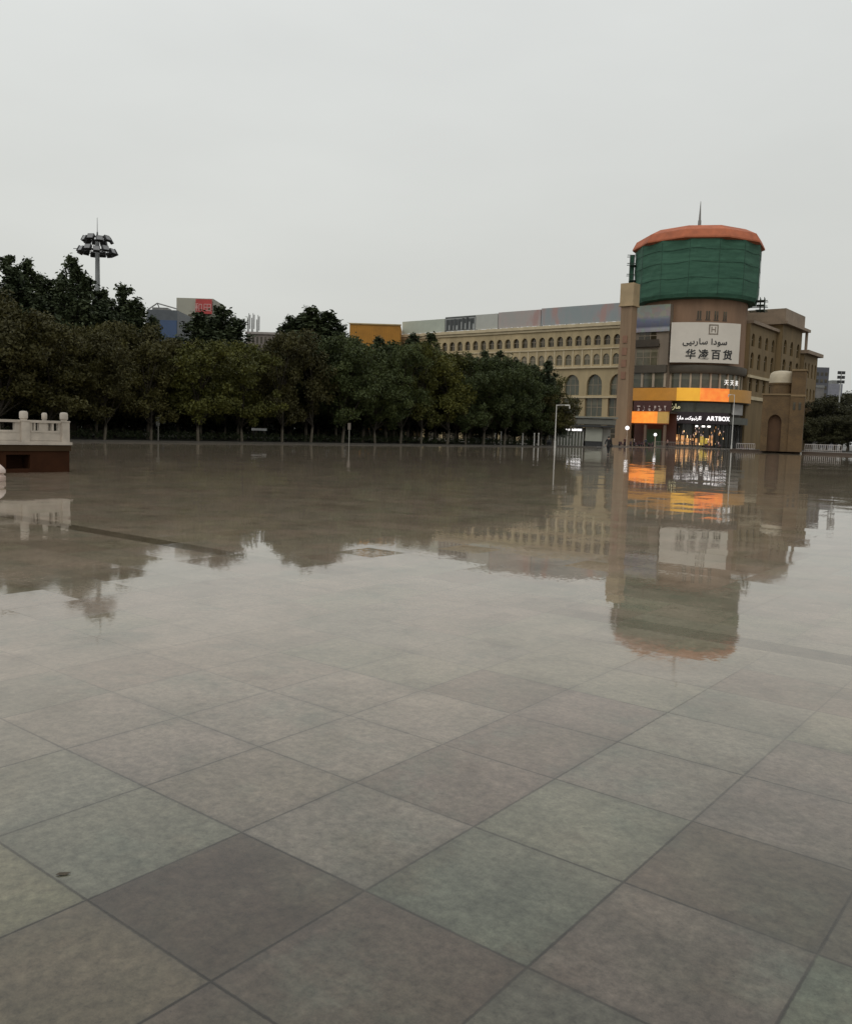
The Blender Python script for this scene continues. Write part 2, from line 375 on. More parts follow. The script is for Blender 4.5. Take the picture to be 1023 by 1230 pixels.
# ------------------------------------------------------------------ shopping centre
TC = Vector((61.2, 205.0, 0)); tx, ty = toS(TC)                  # centre of the round corner tower
RS = 11.7
ctr = thing('shopping_centre', 'long cream arcaded department store with round brown corner tower across the square', 'building', (TC.x, TC.y, 0), RZ)
FY = 186 - ty          # arcade front plane (local y)
WX = -66.2 - tx        # wing front plane (local x)
def arch_pts(x0, x1, zs, n=8, pointed=.25):
    r = (x1 - x0) / 2; cx = (x0 + x1) / 2
    return [(cx - r * math.cos(math.pi * i / n), zs + r * (1 + pointed) * math.sin(math.pi * i / n)) for i in range(n + 1)]
def arch_wall(mb, X0, X1, z0, z1, opens, y, depth, mi=0):
    """front skin with arched openings; opens = [(x0,x1,sill,spring)]; outward is -y"""
    cur = X0
    F = lambda pts: mb.add([(px, y, pz) for px, pz in pts], [tuple(range(len(pts)))], mi)
    for (a, b, sill, spr) in opens:
        F([(cur, z0), (a, z0), (a, z1), (cur, z1)])
        F([(a, z0), (b, z0), (b, sill), (a, sill)])
        ap = arch_pts(a, b, spr)
        for i in range(len(ap) - 1):
            p, q = ap[i], ap[i+1]
            F([p, q, (q[0], z1), (p[0], z1)])
            mb.add([(p[0], y, p[1]), (q[0], y, q[1]), (q[0], y+depth, q[1]), (p[0], y+depth, p[1])], [(0,3,2,1)], mi)
        mb.add([(a,y,sill),(a,y,spr),(a,y+depth,spr),(a,y+depth,sill)], [(0,1,2,3)], mi)
        mb.add([(b,y,sill),(b,y,spr),(b,y+depth,spr),(b,y+depth,sill)], [(0,3,2,1)], mi)
        mb.add([(a,y,sill),(b,y,sill),(b,y+depth,sill),(a,y+depth,sill)], [(0,3,2,1)], mi)
        cur = b
    F([(cur, z0), (X1, z0), (X1, z1), (cur, z1)])
def arch_window(w_, h_, gm, fm, name='window', bars=1):
    """glass pane with frame bars; local origin at sill centre"""
    mb = MB(); ap = arch_pts(-w_/2, w_/2, h_)
    pts = [(-w_/2, 0), ] + ap + [(w_/2, 0)]
    # remove doubles
    mb.add([(x, 0, z) for x, z in pts], [tuple(range(len(pts)))[::-1]], 0)
    for i in range(bars):
        x = -w_/2 + w_ * (i + 1) / (bars + 1); mb.box(x - .05, x + .05, -.06, -.003, 0, h_ + w_ * .5, 1)
    mb.box(-w_/2, w_/2, -.07, -.004, h_ - .06, h_ + .06, 1)
    return mb.build(name, [gm, fm], ctr)

XL, XR = -158 - tx, -87.6 - tx
SP = 2.5; n_ar = int((XR - XL) / SP)
x_start = XR - n_ar * SP
r1 = [(x_start + SP*i + .4, x_start + SP*i + 2.1, 23.3, 24.6) for i in range(n_ar)]
r2 = [(x_start + SP*i + .4, x_start + SP*i + 2.1, 18.75, 20.2) for i in range(n_ar)]
NB = int((XR - XL) / 6); xb = XR - NB * 6
r3 = [(xb + 6*i + 1.0, xb + 6*i + 5.0, 11.6, 14.0) for i in range(NB)]
wl = MB()
arch_wall(wl, XL, XR, 22.5, 27.6, r1, FY, .7)
arch_wall(wl, XL, XR, 18.3, 22.5, r2, FY, .5)
arch_wall(wl, XL, XR, 11.2, 18.3, r3, FY, .8)
# body behind the skin
wl.box(XL, XR, FY + .9, FY + 34, 11.2, 27.6)
wl.box(XL, XL + .3, FY, FY + .9, 0, 27.6)
for i in range(NB + 1):
    x = xb + 6*i; wl.box(x - .75, x + .75, FY, FY + .9, 0, 11.2)
wl.box(XL, XR, FY + .003, FY + .9, 5.1, 6.6)
wl.box(XL, XR, FY + .903, FY + 34, 0, 11.2)
wl.build('arcade_wall', cream, ctr)
tr = MB()
tr.box(XL - .2, XR, FY - .7, FY, 27.62, 28.35); tr.box(XL - .2, XR, FY - .35, FY - .002, 27.0, 27.6)
tr.box(XL - .2, XR, FY - .5, FY - .003, 17.9, 18.35); tr.box(XL - .2, XR, FY - .25, FY - .003, 22.35, 22.65)
tr.box(XL - .2, XR, FY - .3, FY - .003, 10.9, 11.3)
for i in range(n_ar + 1):
    x = x_start + SP*i; tr.box(x - .16, x + .16, FY - .12, FY - .003, 18.36, 22.3)
tr.build('cornice', cream_trim, ctr)
mb = MB(); mb.box(XL, XR, FY + .1, FY + 34, 27.62, 27.9); mb.build('roof', roof_grey, ctr)
pr = arch_window(1.7, 1.3, glass_dark, mullion); pr.location = (r1[0][0] + .85, FY + .6, 23.3)
for a, b, s_, h_ in r1[1:]:
    o = pr.copy(); C.objects.link(o); o.parent = ctr; o.location = ((a+b)/2, FY + .6, s_)
pr = arch_window(1.7, 1.45, glass_pale, mullion); pr.location = (r2[0][0] + .85, FY + .35, 18.75)
for a, b, s_, h_ in r2[1:]:
    o = pr.copy(); C.objects.link(o); o.parent = ctr; o.location = ((a+b)/2, FY + .35, s_)
pr = arch_window(4.0, 2.4, glass_green, mullion, bars=2)
for k, (a, b, s_, h_) in enumerate(r3):
    o = pr if k == 0 else pr.copy()
    if k: C.objects.link(o); o.parent = ctr
    o.location = ((a+b)/2, FY + .7, s_)
def flat_window(w_, h_, gm, fm, bars, name='window', par=None):
    mb = MB(); mb.box(-w_/2, w_/2, 0, .05, 0, h_, 0)
    for i in range(bars + 2):
        x = -w_/2 + w_ * i / (bars + 1); mb.box(x - .07, x + .07, -.08, -.003, 0, h_, 1)
    mb.box(-w_/2, w_/2, -.06, -.005, h_*.5 - .06, h_*.5 + .06, 1)
    return mb.build(name, [gm, fm], par or ctr)
p1 = flat_window(4.5, 4.3, glass_green, mullion, 2); p2 = flat_window(4.5, 5.0, glass_dark, mullion, 1)
first = True
for i in range(NB):
    xc = xb + 6*i + 3
    for pw, z in ((p1, 6.6), (p2, .05)):
        o = pw if first else pw.copy()
        if not first: C.objects.link(o); o.parent = ctr
        o.location = (xc, FY + .6, z)
    first = False

# end bay next to the round tower
BX0, BX1 = -87.4 - tx, -78.6 - tx; BYY = 185.6 - ty
mb = MB(); mb.box(BX0, BX1, BYY, BYY + 8, 10.5, 31.6); mb.build('end_bay', mat('grey_brown_stone', (.22,.175,.13), .8, .3, .3, streak=True), ctr)
mb = MB()
mb.box(BX0 + 1.0, BX1 - 2.0, BYY - .7, BYY - .003, 22.3, 23.0)         # balcony slab
mb.box(BX0 + 1.0, BX1 - 2.0, BYY - .7, BYY - .6, 23.0, 23.9)
mb.build('balcony', dark_band, ctr)
o = arch_window(4.2, 1.6, glass_dark, mullion, bars=2); o.location = ((BX0 + BX1) / 2 - .6, BYY - .02, 23.2)
o = flat_window(5.2, 3.6, glass_pale, mullion, 2); o.location = ((BX0 + BX1) / 2 - .5, BYY - .06, 18.2)
# round tower shaft
mb = MB()
mb.lathe([(RS, 0), (RS, 13.2)], 64, mi=1)
mb.lathe([(RS - .5, 13.2), (RS - .5, 16.6)], 64, mi=1)
mb.lathe([(RS, 16.6), (RS, 33)], 64)
mb.build('tower_wall', [brown, dark_band], ctr, smooth=True)
mb = MB(); mb.lathe([(RS + .45, 16.5), (RS + .7, 17.0), (RS + .7, 18.2), (RS + .15, 18.4)], 64)
mb.box(BX0 - .2, BX1, BYY - .7, BYY + .3, 16.5, 18.2)
mb.build('ledge', mat('dark_ledge', (.085,.07,.05), .6), ctr, smooth=True)
CAMA = math.atan2(-TC.dot(dA), -TC.dot(dB))        # direction (local) from the tower to the square
mb = MB(); mb.arc(RS - .45, RS - .3, 13.25, 16.5, CAMA - 1.7, CAMA + 1.9, 60); mb.box(BX0, BX1, BYY - .1, BYY - .004, 13.25, 16.45); mb.build('window_band', glass_green, ctr)
pcm = mat('pale_column', (.42,.34,.25), .7)
for i in range(-9, 10):
    a = CAMA + i * .19; mb = MB(); mb.arc(RS - .29, RS - .02, 13.25, 16.5, a - .017, a + .017, 2); mb.build('column', pcm, ctr)
for i in range(4):
    x = BX0 + .4 + i * 2.7; mb = MB(); mb.box(x - .25, x + .25, BYY - .35, BYY - .104, 13.3, 16.45); mb.build('column', pcm, ctr)
# slots high on the shaft, four of them above the white sign
for i, da in enumerate((.05, .21, .37, .55)):
    a = CAMA + .04 + da
    mb = MB(); mb.arc(RS - .3, RS + .06, 28.3, 30.1, a - .035, a - .008, 3, 0); mb.arc(RS - .3, RS + .06, 28.3, 30.1, a + .008, a + .035, 3, 0)
    mb.arc(RS - .3, RS + .03, 28.0, 28.25, a - .05, a + .05, 3, 1)
    mb.build('slot_window', [glass_dark, dark_band], ctr)
# podium behind the fascia
mb = MB(); mb.lathe([(RS + 1.6, 10.1), (RS + 1.6, 10.35)], 64); mb.build('canopy_soffit', dark_band, ctr, smooth=True)
# wing along the side street
wg = MB()
def arch_wall_side(mb, Y0, Y1, z0, z1, opens, x, depth, mi=0):
    """same as arch_wall but facing +x: build in a rotated frame"""
    t = MB(); arch_wall(t, Y0, Y1, z0, z1, opens, 0, depth, mi)
    mb.add([(x - vy, vx, vz) for vx, vy, vz in t.v], t.f, mi)
def side_win(w_, h_, gm, arch=True):
    o = arch_window(w_, h_, gm, mullion, bars=1) if arch else flat_window(w_, h_, gm, mullion, 1)
    o.rotation_euler = (0, 0, R_(90)); return o
def wing_block(y0, y1, x, ztop, rows, n):
    ops = []
    sp = (y1 - y0) / n
    zprev = 0
    for (sill, spr, nxt) in rows:
        op = [(y0 + sp*i + sp*.28, y0 + sp*i + sp*.72, sill, spr) for i in range(n)]
        arch_wall_side(wg, y0, y1, zprev, nxt, op, x, .5); ops.append(op); zprev = nxt
    wg.box(x - 14, x - .55, y0, y1, 0, ztop)
    wg.box(x - .55, x, y0, y0 + .3, 0, ztop - .003); wg.box(x - .55, x, y1 - .3, y1, 0, ztop - .003)
    if zprev < ztop: wg.box(x - .549, x - .001, y0 + .301, y1 - .301, zprev, ztop - .01)
    for op in ops:
        for (a, b, s_, h_) in op:
            o = side_win(b - a, h_ - s_, glass_dark); o.location = (x - .45, (a + b) / 2, s_)
y_ = lambda v: v - ty
wing_block(y_(202), y_(222), WX, 28.6, [(13.4, 15.4, 16.5), (18.6, 21.0, 22.2), (23.6, 25.2, 27.2)], 4)
wing_block(y_(222.01), y_(239), WX + 1.3, 30.6, [(13.4, 15.4, 16.5), (18.6, 21.0, 22.2), (23.6, 25.6, 29)], 3)
wing_block(y_(239.01), y_(252), WX + 2.2, 25.0, [(7, 9.4, 11), (13.4, 15.4, 17), (19.0, 22.0, 24.4)], 4)
wg.build('side_wing', olive_stone, ctr)
mb = MB()
mb.box(WX - 14, WX + .7, y_(202), y_(221.9), 28.62, 29.3)
mb.box(WX - 10, WX + 2.6, y_(221), y_(242), 30.62, 31.3)
mb.box(WX - 9, WX + 1.5, y_(223), y_(240), 31.32, 34.6)
mb.box(WX - 9, WX + 3.3, y_(238.4), y_(253.4), 25.02, 25.9)
for yy in (y_(241), y_(241.6)): mb.box(WX + 1.5, WX + 2.0, yy, yy + .35, 25.92, 30.6)
mb.build('wing_cornice', mat('brown_trim', (.27,.2,.14), .7, .3, .4), ctr)
mb = MB(); mb.box(WX + .003, WX + .5, y_(202), y_(222), 16.4, 17.0); mb.box(WX + .003, WX + .4, y_(202), y_(222), 11.4, 12.2)
mb.build('string_course', cream_trim, ctr)
# ground floor: glazed shopfront ring with lit interior
shopglass = mat('shopfront_glass', (.03,.027,.022), .1, .4, .5)
mb = MB(); mb.arc(RS + .25, RS + .4, 7.9, 10.05, CAMA - .9, CAMA + 1.4, 40); mb.build('upper_shop_glass', glass_green, ctr)
mb = MB(); mb.arc(RS + .05, RS + .2, .2, 5.2, CAMA - .9, CAMA + 1.4, 40); mb.build('shop_glass', shopglass, ctr)
warm = mat('warm_light', (.9, .62, .3), .5, .05, emit=(1, .6, .25), es=1.6)
white_l = mat('white_light', (.9, .88, .85), .5, .05, emit=(1, .93, .88), es=1.8)
# self-glowing shelves and light spots before the glass, standing in for the lit interior
goods = mat('shop_goods_glow', (.5,.24,.09), .6, .85, 1.6, emit=True, es=1.0)
yellow_l = mat('yellow_display_glow', (.55,.38,.06), .6, .5, 1.2, emit=True, es=.45)
dm_ = [goods, yellow_l, warm, mat('pinkish_glow', (.5,.33,.28), .6, .4, 2, emit=True, es=.7), mat('dim_goods_glow', (.25,.12,.07), .6, .5, 2, emit=True, es=.4)]
for i in range(9):
    a = CAMA - .28 + i * .085; mb = MB()
    mb.arc(RS + .26, RS + .42, .6, 2.0 + 1.3 * random.random(), a, a + .05 + .02 * random.random(), 3); mb.build('display_shelf_glow', dm_[0 if i not in (6, 7) else 1], ctr)
for i in range(64):
    a = CAMA - .36 + random.random() * 1.05; z = .6 + 3.9 * random.random() ** 1.3; mb = MB()
    mb.arc(RS + .43, RS + .5, z, z + .12 + .5 * random.random(), a, a + .006 + .012 * random.random(), 1); mb.build('display_glimmer', dm_[random.choice((2, 3, 3, 4, 0))], ctr)
mb = MB()
for i in range(20):
    a = CAMA - .85 + i * .115; mb.arc(RS + .43, RS + .62, .1, 5.3, a - .006, a + .006, 1)
mb.build('shopfront_frame', dark_metal, ctr)
mb = MB()
for da, L in ((.13, .04), (.24, .05), (.34, .05)):
    mb.arc(RS + .8, RS + 1.0, 4.6, 4.95, CAMA + da, CAMA + da + L, 3)
mb.build('strip_light', white_l, ctr)
mb = MB(); mb.arc(RS + .45, RS + .7, 7.6, 10.0, CAMA + .86, CAMA + 1.25, 6); mb.build('white_panel', mat('white_panel', (.42,.4,.38), .6), ctr)
mb = MB(); mb.arc(RS + .45, RS + 1.8, 5.4, 6.9, CAMA + .76, CAMA + 1.3, 8); mb.build('awning', mat('grey_green_awning', (.1,.1,.085), .7), ctr)
# green netting around the drum, canopy, mast
netm, nt, ns, ln, b = new_mat('green_netting')
tc = N(ns, 'ShaderNodeTexCoord'); mp = N(ns, 'ShaderNodeMapping'); mp.inputs['Scale'].default_value = (.25, .25, 1.6); ln.new(tc.outputs['Object'], mp.inputs[0])
n1 = N(ns, 'ShaderNodeTexNoise'); n1.inputs['Scale'].default_value = .7; n1.inputs['Detail'].default_value = 8; n1.inputs['Roughness'].default_value = .7; ln.new(mp.outputs[0], n1.inputs['Vector'])
rp = N(ns, 'ShaderNodeValToRGB'); rp.color_ramp.elements[0].position = .32; rp.color_ramp.elements[1].position = .68
rp.color_ramp.elements[0].color = (.018, .07, .042, 1); rp.color_ramp.elements[1].color = (.05, .14, .088, 1)
ln.new(n1.outputs['Fac'], rp.inputs[0]); ln.new(rp.outputs[0], b.inputs['Base Color']); b.inputs['Roughness'].default_value = .8
NS = 14; A0 = CAMA - .12
def poly_lathe(prof, mi=0, mb=None, jitter=0, NS=14, A0=CAMA - .12):
    mb = mb or MB(); vs = []; seg = 5; k = NS * seg
    for j, (r, z) in enumerate(prof):
        for i in range(k):
            s_, t = divmod(i, seg)
            a, b2 = A0 + 2*math.pi*s_/NS, A0 + 2*math.pi*(s_+1)/NS
            t /= seg
            x = (1-t)*math.cos(a) + t*math.cos(b2); y = (1-t)*math.sin(a) + t*math.sin(b2)
            rr = r * (1 + jitter * (random.random() - .5)); zz = z + (jitter * 8 * (random.random() - .5) if jitter else 0)
            vs.append((x*rr, y*rr, zz))
    fs = [(j*k+i, j*k+(i+1)%k, (j+1)*k+(i+1)%k, (j+1)*k+i) for j in range(len(prof)-1) for i in range(k)]
    mb.add(vs, fs, mi); return mb
RG = 14.05
NJ = (.12, .03, .0, .08, -.03, .03, .0)
prof = [(RG - 1.9, 32.7), (RG - .5, 32.9)] + [(RG - .05 - NJ[j], 33.7 + j * 1.76) for j in range(7)] + [(RG, 45.5)]
nt_ = poly_lathe(prof, jitter=.008).build('green_netting', netm, ctr)
cv = MB()
cp = []
for r, z in ((RG - .2, 45.1), (RG + .75, 45.45), (RG + .75, 45.75), (RG - .1, 47.4), (11.4, 48.7), (11.1, 48.8), (.05, 49.0)): cp.append((r, z))
poly_lathe(cp, mb=cv, NS=10, A0=CAMA - .20)
cv.build('canopy', mat('orange_sheeting', (.43, .12, .05), .75, .35, .35), ctr)
mb = MB(); mb.tube((0, 0, 48.9), (0, 0, 52.3), .5, .38, 8); mb.tube((0, 0, 52.3), (0, 0, 56.6), .3, .06, 8); mb.build('mast', grey_metal, ctr)
seam = mat('netting_dark_line', (.012,.035,.024), .8)
for z, q in ((37.0, 0), (40.4, .1), (43.2, 0)):  # shaded folds of the netting drawn as thin dark tubes
    m_ = MB(); n_ = 84
    for i in range(n_):
        k0, k1 = 2*math.pi*i/n_, 2*math.pi*(i+1)/n_
        f = lambda a: (RG + .02) * math.cos(math.pi/14) / math.cos(((a - (CAMA - .12)) % (2*math.pi/14)) - math.pi/14)
        m_.tube((f(k0)*math.cos(k0), f(k0)*math.sin(k0), z + .15*math.sin(9*k0 + q)), (f(k1)*math.cos(k1), f(k1)*math.sin(k1), z + .15*math.sin(9*k1 + q)), .035, n=4)
    m_.build('netting_dark_line', seam, ctr)
for i in range(14):
    a = CAMA - .12 + 2*math.pi*i/14; m_ = MB(); m_.tube(((RG+.03)*math.cos(a), (RG+.03)*math.sin(a), 32.9), ((RG+.03)*math.cos(a), (RG+.03)*math.sin(a), 45.2), .03, n=5); m_.build('netting_seam', seam, ctr)
# scaffold showing at both sides of the netting
scaf = mat('scaffold_tube', (.04, .06, .045), .6)
for sgn, aa in ((1, CAMA + 1.45), (-1, CAMA - 1.45)):
    mb = MB()
    for da in (-.09, .05):
        a = aa + da
        for rr in (RG + .3, RG + 1.2):
            z0, z1 = (31.0, 34.2) if sgn > 0 else (34.5, 44.5)
            mb.tube((rr*math.cos(a), rr*math.sin(a), z0), (rr*math.cos(a), rr*math.sin(a), z1), .09, n=5)
        for z in ((31.2, 32.2, 33.4) if sgn > 0 else (35, 37.5, 40, 42.5, 44.4)):
            mb.tube(((RG-2)*math.cos(a), (RG-2)*math.sin(a), z), ((RG+1.9)*math.cos(a), (RG+1.9)*math.sin(a), z), .09, n=5)
    for z in ((31.3, 32.4, 33.4) if sgn > 0 else (35, 38.5, 42)):
        mb.arc(RG - .5, RG + 1.3, z, z + .12, aa - .12, aa + .08, 3)
    mb.build('scaffold', scaf, ctr)
mb = MB(); mb.arc(RG + .25, RG + 1.25, 33.5, 44.6, CAMA - 1.52, CAMA - 1.44, 2); mb.build('side_netting', netm, ctr)

# ---------------- signs on the building (things of their own)
def ring_fn(Rr, a_mid, z0):
    return lambda x, y, z: ((Rr + z) * math.cos(a_mid + x / Rr), (Rr + z) * math.sin(a_mid + x / Rr), z0 + y)
sign_white = mat('sign_white', (.66, .60, .52), .6, .08, .3)
ink = mat('black_letters', (.02, .02, .02), .6)
sg = thing('store_sign', 'big white curved board with black letters on the round brown tower', 'sign', (TC.x, TC.y, 0), RZ)
am = CAMA + .24; RB = 20.0; HB = 7.75 / RB
OB = Vector((math.cos(am), math.sin(am), 0)) * (RS + .9 - RB)         # the board curves more gently than the tower
def bent(mb): mb.v = [(x + OB.x, y + OB.y, z) for x, y, z in mb.v]; return mb
mb = MB(); mb.arc(RB - .3, RB, 18.75, 27.5, am - HB, am + HB, 24); bent(mb).build('board', sign_white, sg)
mb = MB()
for z in (19.4, 23, 26.8): mb.arc(RB - .55, RB - .303, z, z + .25, am - HB + .02, am + HB - .02, 24)
for q in (-.36, -.18, 0, .18, .36): mb.arc(RB - .8, RB - .56, 18.8, 27.3, am + q - .006, am + q + .006, 1)
bent(mb).build('frame', dark_metal, sg)
def board_fn(xo, z0): return lambda x, y, z: (OB.x + (RB + .05 + z) * math.cos(am + (x + xo) / RB), OB.y + (RB + .05 + z) * math.sin(am + (x + xo) / RB), z0 + y)
lettering('华凌百货', 2.25, ink, sg, board_fn(.75, 19.75), .04, 1.42, bold=.045)
arab = ''.join(reversed([chr(c) for c in (0xFEB3, 0xFEEE, 0xFEA9, 0xFE8D, 0x20, 0xFEB3, 0xFE8E, 0xFEAD, 0xFBE8, 0xFEF4, 0xFEF0)]))
lettering(arab, 1.75, ink, sg, board_fn(-.3, 22.75), .04, 1.1, bold=.03)
mb = MB()
Rr = RB + .02; q = am + 1.3 / RB
for (u0, u1, v0, v1) in ((-1.05,-.8,24.9,27.1),(.8,1.05,24.9,27.1),(-.8,.8,24.9,25.15),(-.8,.8,26.85,27.1),(-.5,-.3,25.4,26.6),(.3,.5,25.4,26.6),(-.3,.3,25.9,26.1)):
    mb.arc(Rr - .02, Rr + .04, v0, v1, q + u0 / Rr, q + u1 / Rr, 3)
bent(mb).build('emblem', mat('emblem_grey', (.22, .18, .14), .6), sg)
# poster
ps = thing('hoarding_poster', 'blue and pale printed poster high on the bay left of the white tower sign', 'poster', (TC.x, TC.y, 0), RZ)
pm, nt, ns, ln, b = new_mat('poster_print')
tc = N(ns, 'ShaderNodeTexCoord'); s3 = N(ns, 'ShaderNodeSeparateXYZ'); ln.new(tc.outputs['Generated'], s3.inputs[0])
rp = N(ns, 'ShaderNodeValToRGB'); ln.new(s3.outputs[2], rp.inputs[0]); e = rp.color_ramp.elements
e[0].position = 0; e[0].color = (.3,.3,.3,1); e[1].position = 1; e[1].color = (.2,.22,.18,1)
for p, c in ((.12,(.34,.35,.38,1)),(.2,(.1,.11,.15,1)),(.45,(.16,.18,.24,1)),(.6,(.3,.28,.25,1)),(.85,(.26,.25,.22,1))): k = e.new(p); k.color = c
vo = N(ns, 'ShaderNodeTexVoronoi'); vo.inputs['Scale'].default_value = .9; vo.distance = 'CHEBYCHEV'; ln.new(tc.outputs['Object'], vo.inputs['Vector'])
mxx = N(ns, 'ShaderNodeMix', data_type='RGBA', blend_type='OVERLAY'); mxx.inputs[0].default_value = .1; ln.new(rp.outputs[0], mxx.inputs[6]); ln.new(vo.outputs['Color'], mxx.inputs[7]); ln.new(mxx.outputs[2], b.inputs['Base Color'])
mb = MB(); mb.box(BX0 + .1, BX1 + .2, BYY - .45, BYY - .25, 25.6, 31.5); mb.build('board', pm, ps)
mb = MB(); mb.box(BX0 + .3, BX1, BYY - .25, BYY - .003, 26, 31); mb.build('frame', dark_metal, ps)
# fascia ring: three stretches, the middle one lit, the outer ones given a faint glow
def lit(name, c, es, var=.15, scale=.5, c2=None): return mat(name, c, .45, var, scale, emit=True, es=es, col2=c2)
fl = thing('orange_fascia', 'long orange fascia band wrapping the tower above the shops, lit strongest in its middle', 'sign', (TC.x, TC.y, 0), RZ)
RF = RS + 2.2; a_s = CAMA - .2
mb = MB(); mb.arc(RS + 1.62, RF, 10.3, 13.1, -math.pi/2, a_s, 8)
mb.box(-90.0 - tx, 0, -RF, -RF + .6, 10.3, 13.1)
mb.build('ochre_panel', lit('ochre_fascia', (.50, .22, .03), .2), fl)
mb = MB(); mb.arc(RS + 1.621, RF + .05, 10.3, 13.12, a_s, CAMA + .16, 8); mb.build('yellow_lightbox', lit('yellow_lightbox', (.80, .40, .035), .45), fl)
mb = MB(); mb.arc(RS + 1.621, RF + .05, 10.3, 13.12, CAMA + .161, CAMA + .64, 12); mb.build('orange_lightbox', lit('orange_lightbox', (.95, .32, .05), .52, .4, .9, c2=(.85,.17,.03)), fl)
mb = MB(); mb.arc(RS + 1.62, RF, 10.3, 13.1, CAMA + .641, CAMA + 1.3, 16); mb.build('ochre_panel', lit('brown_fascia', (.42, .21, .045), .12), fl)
# lower orange sign box above the entrance on the left
lo = thing('entrance_sign', 'glowing orange box sign above the entrance at the foot of the tower', 'sign', (TC.x, TC.y, 0), RZ)
def on_plane(px, py, yS):
    v = ray(px, py); t = yS / v.dot(dA); p = v * t; return p.dot(dB) - tx, p.z + CAM_H
xa, za = on_plane(752, 494, 181); xb2, _ = on_plane(801, 494, 181); _, zb_ = on_plane(775, 508, 181)
yl = 181 - ty
mb = MB(); mb.box(xa, xb2 - 2.2, yl, yl + 1.2, zb_, za, 0); mb.box(xb2 - 2.2, xb2, yl + .003, yl + 1.2, zb_, za, 1)
mb.build('lightbox', [lit('deep_orange_lightbox', (1.0, .36, .05), .7, .3, .8, c2=(.95,.22,.03)), lit('ochre_lightbox', (.5,.3,.08), .3)], lo)
mb = MB(); mb.box(xa - .05, xb2 + .05, yl - .05, yl + 1.25, zb_ - .2, zb_ - .003); mb.box(xa - .05, xb2 + .05, yl - .05, yl + 1.25, za + .003, za + .15); mb.build('frame', mat('red_frame', (.3,.07,.02), .5), lo)
wl_ = mat('pale_letters', (.95,.6,.3), .5, .05, emit=(1,.5,.15), es=.3)
cxm = (xa + xb2) / 2
# porch under it (part of the building)
pst = mat('porch_stone', (.2,.13,.09), .6)
for x in (xa + .3, (xa + xb2) / 2 - .2, xb2 - .5): mb = MB(); mb.box(x - .25, x + .25, yl + .2, yl + .7, .1, zb_ - .21); mb.build('porch_column', pst, ctr)
mb = MB(); mb.box(xa + .2, xb2 + .3, yl + 1.3, yl + 5.5, za - .3, za + .0); mb.build('porch_roof', dark_band, ctr)
mb = MB(); mb.box(xa, xb2 + .3, yl + 4.6, yl + 5.0, .1, za - .31); mb.build('porch_wall', mat('porch_wall', (.085,.03,.02), .6), ctr)
mb = MB(); mb.box(cxm - 1.6, cxm + 1.8, yl + 4.4, yl + 4.59, .12, 3.9); mb.build('green_door', mat('green_door', (.05,.1,.05), .5), ctr)
# row of pale letters on the dark band over the porch
bx = MB(); bx.box(xa + .1, xb2 - .6, yl + 3.4, yl + 3.9, za + .2, 10.2); bx.build('band_wall', mat('maroon_band', (.09,.035,.03), .6), ctr)
pl = thing('shop_letter_sign', 'row of small pale letter blocks over the glowing orange entrance sign', 'sign', (TC.x, TC.y, 0), RZ)
mb = MB()
rl = random.Random(3)
for i in range(6):
    xx = xa + 1.0 + i * 1.25
    for j in range(4):
        mb.box(xx + rl.random()*.5, xx + .3 + rl.random()*.5, yl + 3.3, yl + 3.39, 7.9 + j*.32, 8.1 + j*.32)
mb.build('letters', mat('dim_letters', (.6,.5,.45), .5, .1, emit=(1,.8,.7), es=.12), pl)
# ARTBO.. sign
ab = thing('shop_name_sign', 'dark curved shop sign with glowing white ARTBOX lettering and cursive script', 'sign', (TC.x, TC.y, 0), RZ)
mb = MB(); mb.arc(RS + .45, RS + 1.3, 5.3, 7.85, CAMA - .38, CAMA + .72, 24); mb.build('board', mat('purple_black_board', (.025,.014,.018), .5), ab)
glow = mat('glowing_white', (.9,.9,.9), .5, .02, emit=(1,.95,.95), es=1.1)
lettering('ARTBOX', 1.35, glow, ab, ring_fn(RS + 1.36, CAMA + .52, 6.1), .05, 1.1, bold=.02)
lettering(''.join(reversed([chr(c) for c in (0xFE8B, 0xFE8E, 0xFEAD, 0xFE97, 0xFE92, 0xFEEE, 0xFEDB, 0xFEB4, 0x20, 0xFEE3, 0xFE8E, 0xFEAD, 0xFEDB, 0xFBE8, 0xFE96)])), 1.05, glow, ab, ring_fn(RS + 1.36, CAMA - .05, 6.2), .05, 1.0, bold=.02)
u2 = thing('small_script_sign', 'small pale yellow script sign under the left of the orange fascia', 'sign', (TC.x, TC.y, 0), RZ)
lettering(''.join(reversed([chr(c) for c in (0xFEE3, 0xFE8E, 0xFEAD, 0xFEDB, 0xFBE8, 0xFE96)])), 1.5, mat('pale_script', (.8,.75,.5), .5, .05, emit=(1,.9,.5), es=.5), u2, ring_fn(RS + .5, CAMA - .33, 8.6), .05)
mb = MB(); mb.arc(RS + .41, RS + .44, 8.4, 8.55, CAMA - .45, CAMA - .2, 6); mb.build('bracket', dark_metal, u2)
u3 = thing('window_letter_sign', 'three small white characters glowing in the windows above the fascia', 'sign', (TC.x, TC.y, 0), RZ)
lettering('天天来', 1.35, mat('soft_white_letters', (.8,.8,.78), .5, .05, emit=(1,.95,.9), es=.7), u3, ring_fn(RS + .1, CAMA + .86, 14.2), .03, 1.6)

